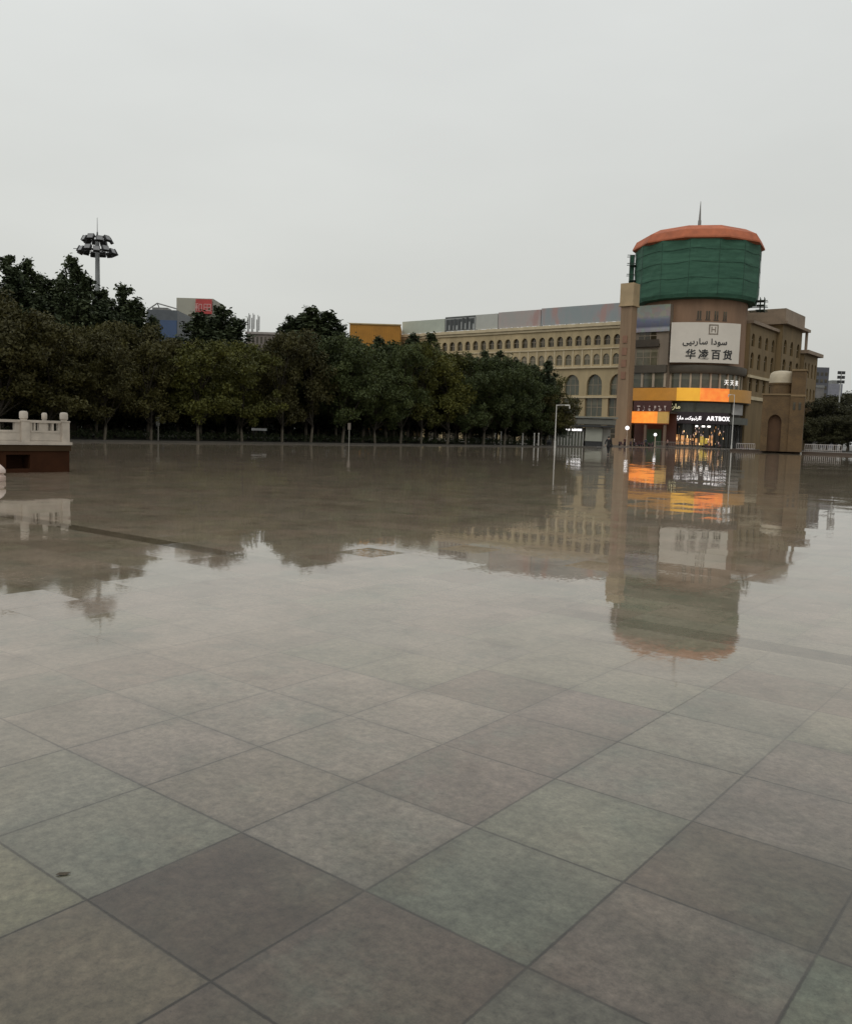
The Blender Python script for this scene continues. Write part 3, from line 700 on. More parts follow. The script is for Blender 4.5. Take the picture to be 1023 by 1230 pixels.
# roof billboards on the arcade
fitm = mat('light_fitting', (.6,.58,.52), .5)
bcols = [('pale green blank billboard at the left end of the arcade roof', -156.2, -141.5, (.40,.43,.36), 31.9, None),
         ('dark photo billboard beside the pale green one on the arcade roof', -141.3, -131.6, (.30,.31,.30), 32.3, 'pics'),
         ('light grey billboard between dark and pinkish boards on the arcade roof', -131.4, -124.6, (.42,.42,.38), 32.3, None),
         ('pinkish faded billboard with worn figures on the arcade roof', -124.4, -112.0, (.34,.32,.30), 32.5, 'pink'),
         ('long blue grey faded billboard nearest the pylon on the arcade roof', -111.8, -88.0, (.25,.285,.29), 32.7, 'pink')]
for lab, xs0, xs1, col, zt, kind in bcols:
    bt = thing('roof_billboard', lab, 'billboard', S((xs0+xs1)/2, 186.1, 28.35), RZ, 'billboards along the arcade roof')
    hw = (xs1 - xs0) / 2
    if kind == 'pink':
        m_, nt, ns, ln, b = new_mat('faded_print'); tc = N(ns, 'ShaderNodeTexCoord'); mp = N(ns, 'ShaderNodeMapping'); mp.inputs['Scale'].default_value = (.3, .3, .12); ln.new(tc.outputs['Object'], mp.inputs[0])
        n1 = N(ns, 'ShaderNodeTexNoise'); n1.inputs['Scale'].default_value = 1.1; n1.inputs['Detail'].default_value = 3; ln.new(mp.outputs[0], n1.inputs['Vector'])
        rp = N(ns, 'ShaderNodeValToRGB'); e = rp.color_ramp.elements; e[0].position = .4; e[0].color = (*col, 1); e[1].position = .66; e[1].color = (.36,.24,.22,1)
        k = e.new(.54); k.color = (col[0]*1.1, col[1], col[2], 1); ln.new(n1.outputs['Fac'], rp.inputs[0]); ln.new(rp.outputs[0], b.inputs['Base Color']); b.inputs['Roughness'].default_value = .6
    else: m_ = mat('billboard_face', col, .6, .12, .3)
    mb = MB(); mb.box(-hw, hw, -.15, .15, .25, zt - 28.35); mb.build('panel', m_, bt)
    if kind == 'pics':
        mb = MB(); rr = random.Random(5)
        for i in range(7):
            x = -hw + .3 + i * (2*hw - .5) / 7; mb.box(x, x + .55 + .4*rr.random(), -.22, -.153, .5, 3.5 - .4*rr.random()); mb.box(x + .1, x + 1.2, -.21, -.153, 2.6 - rr.random(), 3.2)
        mb.box(-hw, hw, -.23, -.154, .26, .42); mb.box(-hw, hw, -.23, -.154, 3.6, 3.8)
        mb.build('dark_picture', mat('dark_print', (.05,.055,.055), .6), bt)
    mb = MB()
    n = max(2, int(hw * 2 / 3))
    for i in range(n + 1):
        x = -hw + .1 + (2*hw - .2) * i / n; mb.box(x - .06, x + .06, .153, .4, 0, zt - 28.5); mb.tube((x, .4, zt - 29), (x, 2.2, .02), .05, n=5)
    mb.build('frame', dark_metal, bt)
    mb = MB(); rr = random.Random(int(-xs0))
    for i in range(int(hw)):
        x = -hw + 2*hw * (i + .2 + .4*rr.random()) / int(hw); mb = MB(); mb.box(x, x + 1.0, -.3, -.153, .02, .2)
        mb.build('floodlight', fitm, bt)

# ------------------------------------------------------------------ pylon
p = at(747, 537.6, 192); px_, py_ = toS(p)
py = thing('stone_pylon', 'tall square brown stone pylon standing at the left of the round tower', 'pylon', (p.x, p.y, 0), RZ)
zt = at(757, 341, 192).z; zc = at(757, 367, 192).z
py_m = mat('pylon_stone', (.285, .19, .115), .75, .3, .35, streak=True)
mb = MB(); mb.box(-1.3, 1.3, -1.3, 1.3, .09, zc); mb.box(-1.7, 1.7, -1.7, 1.7, .09, 1.6); mb.build('shaft', py_m, py)
mb = MB(); mb.box(-1.55, 1.55, -1.55, 1.55, zc + .003, zt); mb.box(-1.7, 1.7, -1.7, 1.7, zc - .3, zc); mb.build('cap_block', mat('pylon_cap', (.42,.31,.18), .7, .2, .4), py)
mb = MB()
for i in range(4): mb.box(-.55, .55, -1.42, -1.303, zc - 16 + i * 2.6, zc - 14.4 + i * 2.6)
mb.build('red_plaque', mat('faded_red', (.25,.13,.08), .7), py)

# ------------------------------------------------------------------ gatehouse
gx, gy = toS(at(938, 544, 140)); gp_ = at(938, 544, 140)
gt = thing('brick_gatehouse', 'brown brick gatehouse with a pale dome in front of the side wing', 'gatehouse', (gp_.x, gp_.y, .27), RZ + .25)
brickm, nt, ns, ln, b = new_mat('brown_brick')
tc = N(ns, 'ShaderNodeTexCoord'); bt = N(ns, 'ShaderNodeTexBrick')
bt.inputs['Scale'].default_value = 2; bt.inputs['Color1'].default_value = (.135,.08,.03,1); bt.inputs['Color2'].default_value = (.105,.062,.025,1); bt.inputs['Mortar'].default_value = (.09,.06,.035,1)
mp = N(ns, 'ShaderNodeMapping'); mp.inputs['Rotation'].default_value = (R_(90), 0, 0); ln.new(tc.outputs['Object'], mp.inputs[0]); ln.new(mp.outputs[0], bt.inputs['Vector'])
nz = N(ns, 'ShaderNodeTexNoise'); nz.inputs['Scale'].default_value = .5; nz.inputs['Detail'].default_value = 6; ln.new(tc.outputs['Object'], nz.inputs['Vector'])
mx = N(ns, 'ShaderNodeMix', data_type='RGBA', blend_type='MULTIPLY'); mx.inputs[0].default_value = .7; ln.new(bt.outputs['Color'], mx.inputs[6])
mr = N(ns, 'ShaderNodeMapRange'); mr.inputs[1].default_value = .3; mr.inputs[2].default_value = .7; mr.inputs[3].default_value = .55; mr.inputs[4].default_value = 1.3; ln.new(nz.outputs['Fac'], mr.inputs[0])
ln.new(mr.outputs[0], mx.inputs[7]); ln.new(mx.outputs[2], b.inputs['Base Color']); b.inputs['Roughness'].default_value = .8
mb = MB(); arch_wall(mb, -3.2, .9, 0, 8.9, [(-2.2, -.2, .02, 4.6)], -2.2, .8)
mb.add([(-3.2,-2.2,0),(-3.2,2.4,0),(-3.2,2.4,8.9),(-3.2,-2.2,8.9)], [(0,3,2,1)])
mb.box(-3.199, .9, -1.4, 2.4, 0, 8.88)
mb.box(.9, 3.0, -2.6, 2.4, 0, 12.7); mb.box(-.4, .898, -.8, 2.39, 8.9, 11.6)
mb.build('wall', brickm, gt)
mb = MB(); mb.box(-3.35, .9, -2.35, 2.5, 8.9, 9.15); mb.box(.9, 3.1, -2.7, -2.601, 8.7, 9.0); tant = mat('tan_trim', (.2,.135,.065), .7); mb.build('cornice', tant, gt)
mb = MB(); mb.box(.85, 3.15, -2.75, 2.5, 12.7, 12.95); mb.build('coping', tant, gt)
mb = MB(); mb.box(-2.19, -.21, -1.5, -1.401, .03, 6.1); mb.build('door', mat('red_brown_door', (.085,.042,.018), .8), gt)
mb = MB(); mb.lathe([(1.75, 9.15), (1.75, 10.6), (1.9, 10.62), (1.9, 10.9)], 20, cx=-.6, cy=-.3); mb.build('drum', brickm, gt, smooth=True)
mb = MB(); mb.lathe([(1.95, 10.9), (1.93, 11.6), (1.85, 12.2), (1.65, 12.55), (1.3, 12.75), (.7, 12.86), (.08, 12.9)], 24, cx=-.6, cy=-.3); mb.build('dome', mat('pale_dome', (.45,.38,.27), .5), gt, smooth=True)
mb = MB()
for x in (1.5, 2.3): mb.box(x - .18, x + .18, -2.68, -2.601, 6.6, 7.8)
mb.build('window', glass_dark, gt)

# ------------------------------------------------------------------ lamps and poles
def street_lamp(px, pyb, pyt, Y, label, arm, lit_=False, px_t=None):
    p = at(px, pyb, Y); H = at(px_t or px, pyt, Y).z
    t = thing('street_lamp', label, 'street lamp', (p.x, p.y, 0), 0, None)
    mb = MB(); mb.tube((0,0,0), (0,0,.9), .16, .14, 10); mb.tube((0,0,.9), (0,0,H), .10, .06, 10); mb.build('pole', pole_paint, t, smooth=True)
    mb = MB(); mb.tube((0,0,H-.08), (arm*.9,0,H+.0), .05, .04, 8); mb.build('arm', pole_paint, t)
    mb = MB(); mb.box(min(arm*.8, arm*1.25), max(arm*.8, arm*1.25), -.14, .14, H-.12, H+.06); mb.box(min(arm*1.2,arm*1.3), max(arm*1.2,arm*1.3), -.1, .1, H-.5, H-.1) ; mb.build('lamp_head', pole_paint, t)
    return t
street_lamp(666, 537.5, 486, 125, 'pale street lamp with a bent arm beside the glass checkpoint', 1.5, px_t=669)
street_lamp(878, 539, 474, 178, 'thin pale lamp post in front of the lit shops under the tower', -1.0, px_t=883)
street_lamp(961, 545, 470, 139, 'leaning pale lamp post at the right side of the brick gatehouse', -.9, px_t=966)
def flood_pole(px, pyb, pyt, Y, label):
    p = at(px, pyb, Y); H = at(px, pyt, Y).z
    t = thing('floodlight_pole', label, 'floodlight pole', (p.x, p.y, 0))
    mb = MB(); mb.tube((0,0,0), (0,0,H), .25, .16, 8); mb.build('pole', mat('pale_pole', (.5,.5,.48), .5), t, smooth=True)
    for dx in (-1.0, 1.0):
        for z in (H - .3, H - 1.6, H - 2.9):
            mb = MB(); mb.box(dx*.55 - .45, dx*.55 + .45, -.25, .25, z - .45, z + .4); mb.build('floodlight', dark_metal, t)
    return t
flood_pole(1004, 533, 446, 250, 'far pole with paired dark floodlights above the trees on the right')
# high mast
pm_ = at(118, 520, 132); H = at(112, 303, 132).z
hm = thing('high_mast_light', 'high mast carrying a ring of dark floodlights above the left trees', 'high mast light', (pm_.x, pm_.y, 0))
mb = MB(); mb.tube((0,0,.1), (0,0,H + 1.6), .52, .3, 14); mb.build('pole', mat('mast_galvanised', (.24,.25,.25), .5, .2, 1), hm, smooth=True)
mb = MB()
for rr, zz in ((2.3, H + .15), (1.7, H + 2.0)):
    for i in range(20):
        a, b2 = 2*math.pi*i/20, 2*math.pi*(i+1)/20
        mb.tube((rr*math.cos(a), rr*math.sin(a), zz), (rr*math.cos(b2), rr*math.sin(b2), zz), .07, n=5)
    for i in range(6):
        a = 2*math.pi*i/6; mb.tube((.2*math.cos(a), .2*math.sin(a), zz + .3), (rr*math.cos(a), rr*math.sin(a), zz), .07, n=5)
mb.tube((0,0,H+1.6), (0,0,H+3.0), .18, .1, 8); mb.tube((0,0,H+3.0), (0,0,H+5.1), .05, .03, 6); mb.tube((0,0,H+.5),(-3.6,0,H+.5),.05,n=5)
mb.build('head_frame', dark_metal, hm)
fb = MB(); fb.box(-.48, .48, -.12, .35, -.42, .38, 0); fb.add([(-.42,-.13,-.36),(.42,-.13,-.36),(.42,-.13,.32),(-.42,-.13,.32)], [(0,1,2,3)], 1)
fproto = fb.build('floodlight', [dark_metal, mat('flood_glass', (.2,.2,.2), .2)], hm)
k = 0
for rr, zz, n in ((2.65, H + .25, 13), (2.0, H + 1.9, 10)):
    for i in range(n):
        if zz > H + 1 and i in (1,): continue
        a = 2*math.pi*i/n + .2
        o = fproto if k == 0 else fproto.copy()
        if k: C.objects.link(o); o.parent = hm
        o.location = (rr*math.cos(a), rr*math.sin(a), zz + .12*math.sin(3*i)); o.rotation_euler = (R_(-28), 0, a + R_(90)); k += 1
# globe lamps by the porch
def globe_lamp(px, pyb, pyt, Y, label, r=.3):
    p = at(px, pyb, Y); H = at(px, pyt, Y).z
    t = thing('globe_lamp', label, 'lamp', (p.x, p.y, .05))
    mb = MB(); mb.tube((0,0,0), (0,0,H - r), .12, .08, 8); mb.build('post', mat('lamp_post_tan', (.5,.38,.28), .5), t)
    mb = MB(); mb.lathe([(r*math.sin(math.pi*i/8)+.001, H - .05 - r*math.cos(math.pi*i/8)) for i in range(9)], 14); mb.build('globe', glow, t, smooth=True)
globe_lamp(752, 537, 514, 176, 'glowing globe lamp at the left corner of the store entrance', .42)
globe_lamp(786, 537, 522, 176, 'small glowing globe lamp right of the green entrance door', .33)

# ------------------------------------------------------------------ left marble terrace
bx0, by1 = toS(at(81, 568, 26.9))
bx0 = -26.0; by1 = 14.62
tr_ = thing('brown_stone_terrace', 'dark red brown stone terrace base with a dark recess at left', 'terrace', S(bx0, by1), RZ)
redst = mat('red_brown_granite', (.045,.017,.007), .8, .4, 1.2, spec=.12)
mb = MB()
mb.box(-7, 0, -14, -2.02, 0, .66); mb.box(-7, 0, -1.28, 0, 0, .66); mb.box(-7, -.5, -2.02, -1.28, 0, .659); mb.box(-.5, 0, -2.02, -1.28, .0, .12); mb.box(-.5, 0, -2.02, -1.28, .55, .66)
mb.build('base_wall', redst, tr_)
mb = MB(); mb.box(-7.04, .04, -14, .04, .663, .85); mb.build('coping', mat('brown_coping', (.05,.03,.014), .7, .3, 1, spec=.15), tr_)
bl = thing('marble_balustrade', 'carved white marble balustrade standing on the dark brown terrace', 'balustrade', S(bx0, by1, .853), RZ)
mb = MB(); mb.box(-.26, .07, -13.9, .07, 0, .09); mb.build('plinth', white_marble, bl)
def post(y, x=-.1, h=1.02, r=.125, nm='post'):
    mb = MB(); mb.box(x-r, x+r, y-r, y+r, .09, .72)
    mb.box(x-r-.015, x+r+.015, y-r-.015, y+r+.015, .72, .76)
    mb.lathe([(r*.8,.76),(r*.8,.79),(r*.98,.81),(r*1.0,h-.05),(r*.8,h),(r*.25,h+.01)], 16, cx=x, cy=y)
    return mb.build(nm, white_marble, bl, smooth=True)
ys = [-.12, -1.36]
for i in range(9): post(-.12 - 1.30 * i)
post(-.73, x=-.16, h=.99, r=.085)
def panel(y0, y1, holes):
    mb = MB(); x0, x1 = -.17, -.04
    mb.box(x0, x1, y0, y1, .09, .44); mb.box(x0 - .03, x1 + .03, y0, y1, .68, .76)
    cur = y0
    for a, b2 in holes:
        mb.box(x0, x1, cur, a, .44, .68); cur = b2
    mb.box(x0, x1, cur, y1, .44, .68)
    mb.box(x0 - .012, x1 + .012, y0 + .08, y1 - .08, .14, .17); mb.box(x0 - .012, x1 + .012, y0 + .08, y1 - .08, .38, .41)
    return mb.build('panel', white_marble, bl)
for i in range(8):
    y1 = -.12 - .107 - 1.30 * i; y0 = y1 - 1.086
    L = y1 - y0
    if i % 2 == 0: panel(y0, y1, [(y0 + .12*L, y0 + .17*L), (y0+.22*L, y0+.32*L), (y0+.56*L, y0+.70*L), (y0 + .76*L, y0 + .90*L)])
    else: panel(y0, y1, [(y0 + .1*L, y0 + .82*L)])
# stone bollard cut by the left edge of the frame
p = at(-3, 581, 22.4); p = Vector((p.x, p.y, 0))
sb = thing('stone_bollard', 'small pinkish white stone bollard at the far left edge before the terrace', 'bollard', p)
mb = MB(); mb.lathe([(.19,0),(.2,.03),(.2,.13),(.16,.15),(.15,.19)], 20); mb.build('base', mat('pink_stone', (.55,.42,.36), .5, .2, 5), sb, smooth=True)
mb = MB(); mb.lathe([(.15,.19),(.2,.22),(.2,.29),(.16,.35),(.1,.41),(.03,.47),(.02,.5)], 20); mb.build('head', mat('pink_stone_top', (.62,.5,.44), .45, .2, 5), sb, smooth=True)

# ------------------------------------------------------------------ checkpoint and kiosk
def gpS(px, py_pix):
    v = ray(px, py_pix); q = v * (-CAM_H / v.z); return Vector((q.x, q.y, 0))
YK = 150
def atz(px, py_pix, Y=YK): return at(px, py_pix, Y)
c0 = at(681, 537, YK); ck = thing('glass_checkpoint', 'low glass checkpoint with bright white lamp strips along its top', 'checkpoint', (c0.x, c0.y, 0))
H0 = at(681, 515, YK).z
frost = mat('frosted_glass', (.22,.21,.18), .25, .4, 1.2); 
mb = MB(); mb.box(-3.2, 2.6, -.05, .05, .1, H0 - .4); mb.box(-3.2, -3.1, -.05, 3, .1, H0 - .4); mb.box(2.5, 2.6, .05, 3, .1, H0 - .4); mb.build('glass_wall', glass_green, ck)
mb = MB()
for i in range(12):
    x = -3.2 + i * .53; mb.box(x - .05, x + .05, -.16, -.053, .0, H0 - .3)
mb.build('frame', pole_paint, ck)
mb = MB(); mb.box(-3.4, 2.8, -.4, 3.2, H0 - .3, H0 - .1); mb.build('roof', dark_metal, ck)
for a, b2 in ((-3.0, -1.9), (-.8, .3), (.6, 1.4), (1.5, 2.3)):
    mb = MB(); mb.box(a, b2, -.5, -.403, H0 - .3, H0 + .05); mb.build('light_strip', glow, ck)
c1 = at(712, 536, 160); kk = thing('grey_kiosk', 'pale grey kiosk box under stepped dark flat roofs', 'kiosk', (c1.x, c1.y, 0))
mb = MB(); mb.box(-1.5, 1.6, -.1, 3, .9, 3.3); mb.build('body', mat('kiosk_grey', (.36,.36,.3), .5, .15, .6), kk)
mb = MB(); mb.box(-1.45, 1.55, 0, 2.9, 0, .9); mb.build('base', dark_metal, kk)
mb = MB(); mb.box(-3.4, 3.6, -1.0, 5, 3.5, 3.85); mb.build('lower_roof', dark_metal, kk)
mb = MB(); mb.box(-3.2, 3.9, -.6, 6, 4.0, 5.0); mb.build('roof_parapet', mat('parapet_grey', (.15,.145,.12), .5), kk)
mb = MB(); mb.box(-3.6, 4.2, -.9, 6.4, 5.1, 5.4); mb.build('upper_roof', mat('roof_light_grey', (.2,.2,.17), .5), kk)
kwm = mat('kiosk_wall', (.34,.32,.28), .5)
for xw in (1.9, -3.2): mb = MB(); mb.box(xw, xw + 1.4, 1.0, 4, 0, 3.5); mb.build('side_wall', kwm, kk)
# low railings and barriers
def railing(px0, px1, pyg, Y, h, label, m, sp=.35):
    a, b2 = at(px0, pyg, Y), at(px1, pyg, Y); a.z = 0; b2.z = 0
    d = b2 - a; L = d.length; an = math.atan2(d.y, d.x)
    t = thing('railing', label, 'railing', (a.x, a.y, 0), an)
    mb = MB(); mb.tube((0,0,h), (L,0,h), .05, n=6); mb.tube((0,0,h*.25), (L,0,h*.25), .04, n=6)
    mb.build('rails', m, t)
    mb = MB(); n = int(L / sp)
    for i in range(n + 1): mb.box(i*L/n - .03, i*L/n + .03, -.03, .03, 0, h - .02)
    mb.build('balusters', m, t)
    return t
rail_m = mat('railing_paint', (.5,.45,.42), .5)
railing(966, 1010, 544, 150, 1.25, 'pale railing right of the brick gatehouse on the terrace', rail_m).location.z = .27
railing(884, 906, 541, 166, 1.3, 'pale grey railing left of the brick gatehouse before the dark shop', rail_m)
railing(786, 842, 537, 186, 1.1, 'long grey railing along the pavement before the lit shopfront', mat('dark_rail', (.2,.18,.15), .5))
# ------------------------------------------------------------------ vehicles: parked scooters
scooter_body = mat('scooter_dark', (.07,.03,.035), .35, .2, 3); rubber = mat('rubber', (.02,.02,.02), .8)
def make_scooter(label):
    t = thing('parked_scooter', label, 'scooter', (0,0,0), 0, 'scooters parked before the shops')
    mb = MB(); mb.prism([(-.1,-.12),(.1,-.12),(.1,.12),(-.1,.12)], .25, .3)
    v = [(-.75,.5),(-.7,.78),(-.1,.75),(0,.42),(.4,.36),(.55,.95),(.68,.95),(.6,.3),(.35,.22),(-.5,.25)]
    mb.add([(x,-.14,z) for x,z in v] + [(x,.14,z) for x,z in v], [(0,1,2,3,8,9)[::1], (3,4,7,8), (4,5,6,7), (10,19,18,13,12,11), (13,18,17,14), (14,17,16,15)] + [(i,10+i,10+(i+1)%10,(i+1)%10) for i in range(10)])
    mb.build('body', scooter_body, t)
    mb = MB(); mb.box(-.72,-.08,-.16,.16,.78,.88); mb.build('seat', rubber, t)
    mb = MB(); mb.tube((.55,-.32,1.05),(.55,.32,1.05),.025,n=6); mb.tube((.6,0,.9),(.55,0,1.05),.03,n=6); mb.build('handlebar', dark_metal, t)
    for x in (-.55, .7):
        mb = MB(); mb.tube((x,-.05,.26),(x,.05,.26),.26,n=16); mb.build('wheel', rubber, t)
    return t
sc0 = make_scooter('dark maroon scooter parked nearest the stone pylon')
spots = [(746.5, 536, 180, 'dark maroon scooter parked nearest the stone pylon'), (757, 536.5, 181, 'dark scooter parked under the left globe lamp'), (764, 537, 182, 'dark scooter in the middle of the entrance row'),
         (771, 536.5, 183, 'dark scooter in front of the green entrance door'), (781, 536.7, 184, 'dark scooter beside the small right globe lamp'),
         (850, 538, 182, 'dark scooter before the brightest shop display'), (864, 538.5, 181, 'dark scooter just left of the thin lamp post'), (893, 541, 168.5, 'dark scooter behind the left end of the terrace railing')]
for i, (px, pp, Y, lab) in enumerate(spots):
    q = at(px, pp, Y); q = Vector((q.x, q.y, 0.02)); 
    if toS(q)[1] > 174.1 : q.z = .1
    if i == 0: sc0.location = q; sc0.rotation_euler = (0,0,.3); sc0['label'] = lab
    else: dup(sc0, q, .3 + 1.2*math.sin(i*2.3), lab)

# ------------------------------------------------------------------ people
skin_m = mat('skin', (.42,.25,.17), .6, .1, 5); black_cloth = mat('black_coat', (.012,.011,.012), .85, .2, 4); trouser_m = mat('black_trousers', (.014,.013,.015), .85, .2, 4); hair_m = mat('black_hair', (.01,.009,.008), .6)
def skin_obj(name, verts, edges, m, parent, root=0, sub=1):
    me = bpy.data.meshes.new(name); me.from_pydata([v[0] for v in verts], edges, []); me.materials.append(m)
    o = bpy.data.objects.new(name, me); C.objects.link(o); o.parent = parent
    sk = o.modifiers.new('skin', 'SKIN'); sk.use_smooth_shade = True
    for i, (_, r) in enumerate(verts):
        me.skin_vertices[0].data[i].radius = (r, r) if not isinstance(r, tuple) else r
        me.skin_vertices[0].data[i].use_root = (i == root)
    ss = o.modifiers.new('sub', 'SUBSURF'); ss.levels = sub; ss.render_levels = sub
    return o
def make_person(label, coat_m, leg_m, stride=.28, loc=(0,0,0), rz=0, group=None, fine=True):
    """faces local -y; hips at z .92"""
    t = thing('person', label, 'person', loc, rz, group)
    V = []; E = []
    def a(p, r, par=None):
        V.append((p, r)); i = len(V) - 1
        if par is not None: E.append((par, i))
        return i
    s = stride
    hip = a((0,0,.94), (.15,.11)); wa = a((0,0,1.12), (.13,.10), hip); ch = a((0,-.01,1.32), (.16,.11), wa); sh = a((0,0,1.44), (.10,.08), ch); nk = a((0,-.01,1.53), .052, sh)
    h1 = a((0,-.02,1.60), (.072,.085), nk); h2 = a((0,-.02,1.69), (.08,.095), h1); a((0,-.01,1.75), (.05,.06), h2)
    nose = a((0,-.13,1.625), .012, h1)
    for sx, sy in ((1, s), (-1, -s)):
        L = a((sx*.09,0,.88), .09, hip); K = a((sx*.10,-sy*.55 - .03,.5), .06, L); An = a((sx*.10,-sy*.9 + (.06 if sy < 0 else 0),.1), .036, K); T = a((sx*.11,-sy*.9 - .14,.04), (.04,.028), An)
        Sh = a((sx*.19,0,1.42), .058, sh); El = a((sx*.25, sy*.35 + .03,1.16), .042, Sh); Wr = a((sx*.25, sy*.7 - .04,.93), .028, El); Pm = a((sx*.25, sy*.75 - .05,.87), (.036,.018), Wr)
        for j, (dy, ln_) in enumerate(((-.028,.075),(-.009,.085),(.010,.08),(.028,.062))):
            k1 = a((sx*.25, sy*.75 - .05 + dy,.825), .0095, Pm); a((sx*.235, sy*.75 - .05 + dy*1.1,.825 - ln_ + .02), .008, k1)
        th = a((sx*.235, sy*.75 - .095,.865), .011, Pm); a((sx*.225, sy*.75 - .115,.83), .009, th)
    b_ = skin_obj('body', V, E, skin_m, t, 0, 1)
    # coat
    V = []; E = []
    hem = a((0,0,.80), (.19,.145)); h = a((0,0,.95), (.175,.135), hem); wa = a((0,0,1.13), (.165,.125), h); ch = a((0,-.005,1.33), (.185,.135), wa); sh = a((0,0,1.45), (.12,.095), ch); a((0,0,1.515), .07, sh)
    for sx, sy in ((1, s), (-1, -s)):
        Sh = a((sx*.195,0,1.42), .075, sh); El = a((sx*.26, sy*.35 + .03,1.16), .058, Sh); a((sx*.255, sy*.66 - .03,.965), .045, El)
    skin_obj('coat', V, E, coat_m, t, 0, 1)
    V = []; E = []
    h = a((0,0,.90), (.15,.12))
    for sx, sy in ((1, s), (-1, -s)):
        L = a((sx*.09,0,.84), .10, h); K = a((sx*.10,-sy*.55 - .03,.5), .075, L); An = a((sx*.10,-sy*.9 + (.06 if sy < 0 else 0),.13), .055, K)
    skin_obj('trousers', V, E, leg_m, t, 0, 1)
    for sx, sy in ((1, s), (-1, -s)):
        y0 = -sy*.9 + (.06 if sy < 0 else 0)
        mb = MB(); mb.prism([(sx*.10 - .045, y0 + .06), (sx*.10 - .05, y0 - .1), (sx*.10 - .02, y0 - .2), (sx*.10 + .02, y0 - .2), (sx*.10 + .05, y0 - .1), (sx*.10 + .045, y0 + .06)], 0, .085); mb.build('shoe', rubber, t)
    mb = MB(); prof = []
    for i in range(9):
        a_ = math.pi * i / 8 * .62; prof.append((.093*math.sin(a_) + .001, 1.655 + .125*math.cos(a_)))
    mb.lathe(prof[::-1], 16, cx=0, cy=.008); mb.build('hair', hair_m, t, smooth=True)
    mb = MB()
    for sx in (-1, 1): mb.box(sx*.03-.01, sx*.03+.01, -.118, -.108, 1.645, 1.655)
    mb.build('eyes', rubber, t)
    mb = MB(); mb.box(-.022,.022,-.112,-.1,1.575,1.583); mb.build('mouth', mat('lips', (.25,.09,.07), .6), t)
    return t
pp_ = at(730, 547.5, 80); pp_.z = 0
per = make_person('person in black coat walking alone across the wet square', black_cloth, trouser_m, .26, pp_, R_(150))
bag = thing('shoulder_bag', 'black shoulder bag carried at the walking person right side', 'bag', (pp_.x + .27, pp_.y - .02, .72), R_(150))
mb = MB(); mb.box(-.05,.05,-.16,.16,0,.3); mb.build('bag_body', black_cloth, bag)
mb = MB(); mb.tube((0,-.13,.3),(0,-.03,.55),.012,n=6); mb.tube((0,.13,.3),(0,-.03,.55),.012,n=6); mb.build('strap', black_cloth, bag)
coats = [((.1,.03,.03), 750, 536.5, 178, 'person in dark red coat beside the left globe lamp'), ((.3,.24,.22), 761, 537, 178, 'person in pale coat standing before the entrance'), ((.05,.05,.07), 775, 537, 179, 'person in dark blue coat right of the green door'),
         ((.35,.2,.16), 801, 537.5, 181, 'person in pink brown coat before the maroon shop wall'), ((.04,.03,.03), 831, 538, 182, 'person in dark coat at the middle of the lit shopfront')]
for i, (cc, px, pp, Y, lab) in enumerate(coats):
    q = at(px, pp, Y); q.z = .1 if toS(Vector((q.x,q.y,0)))[1] > 174.1 else -.01
    make_person(lab, mat('coat_cloth', cc, .85), trouser_m, .1 + .05*(i % 3), q, i * 1.3)

# ------------------------------------------------------------------ trees
def leaf_mat(name, c1, c2, c3):
    m, nt, ns, ln, b = new_mat(name)
    g = N(ns, 'ShaderNodeNewGeometry'); oi = N(ns, 'ShaderNodeObjectInfo'); tc = N(ns, 'ShaderNodeTexCoord')
    nz = N(ns, 'ShaderNodeTexNoise'); nz.inputs['Scale'].default_value = .55; nz.inputs['Detail'].default_value = 2
    ad = N(ns, 'ShaderNodeVectorMath', operation='ADD'); ln.new(tc.outputs['Object'], ad.inputs[0])
    cx = N(ns, 'ShaderNodeCombineXYZ'); mu = N(ns, 'ShaderNodeMath', operation='MULTIPLY'); mu.inputs[1].default_value = 50; ln.new(oi.outputs['Random'], mu.inputs[0]); ln.new(mu.outputs[0], cx.inputs[0])
    ln.new(cx.outputs[0], ad.inputs[1]); ln.new(ad.outputs[0], nz.inputs['Vector'])
    av = N(ns, 'ShaderNodeMath', operation='MULTIPLY_ADD'); ln.new(g.outputs['Random Per Island'], av.inputs[0]); av.inputs[1].default_value = .16
    m2 = N(ns, 'ShaderNodeMath', operation='MULTIPLY_ADD'); ln.new(nz.outputs['Fac'], m2.inputs[0]); m2.inputs[1].default_value = 1.1
    m3 = N(ns, 'ShaderNodeMath', operation='MULTIPLY_ADD'); ln.new(oi.outputs['Random'], m3.inputs[0]); m3.inputs[1].default_value = .35; m3.inputs[2].default_value = -.42
    ln.new(m3.outputs[0], m2.inputs[2]); ln.new(m2.outputs[0], av.inputs[2])
    rp = N(ns, 'ShaderNodeValToRGB'); e = rp.color_ramp.elements; e[0].position = .1; e[0].color = (*c1, 1); e[1].position = .85; e[1].color = (*c3, 1); k = e.new(.48); k.color = (*c2, 1)
    ln.new(av.outputs[0], rp.inputs[0]); ln.new(rp.outputs[0], b.inputs['Base Color']); b.inputs['Roughness'].default_value = .65; b.inputs['Specular IOR Level'].default_value = .25
    return m
LM = {'brown': leaf_mat('brownish_leaves', (.034,.031,.008), (.056,.051,.013), (.082,.076,.019)),
      'olive': leaf_mat('olive_leaves', (.040,.042,.008), (.070,.072,.012), (.115,.110,.018)),
      'green': leaf_mat('green_leaves', (.027,.037,.011), (.046,.060,.017), (.074,.088,.024)),
      'conifer': leaf_mat('conifer_leaves', (.024,.034,.015), (.042,.055,.023), (.068,.082,.034)),
      'far': leaf_mat('far_leaves', (.028,.028,.012), (.046,.045,.018), (.06,.058,.024))}
bark, nt, ns, ln, b = new_mat('limewashed_bark')
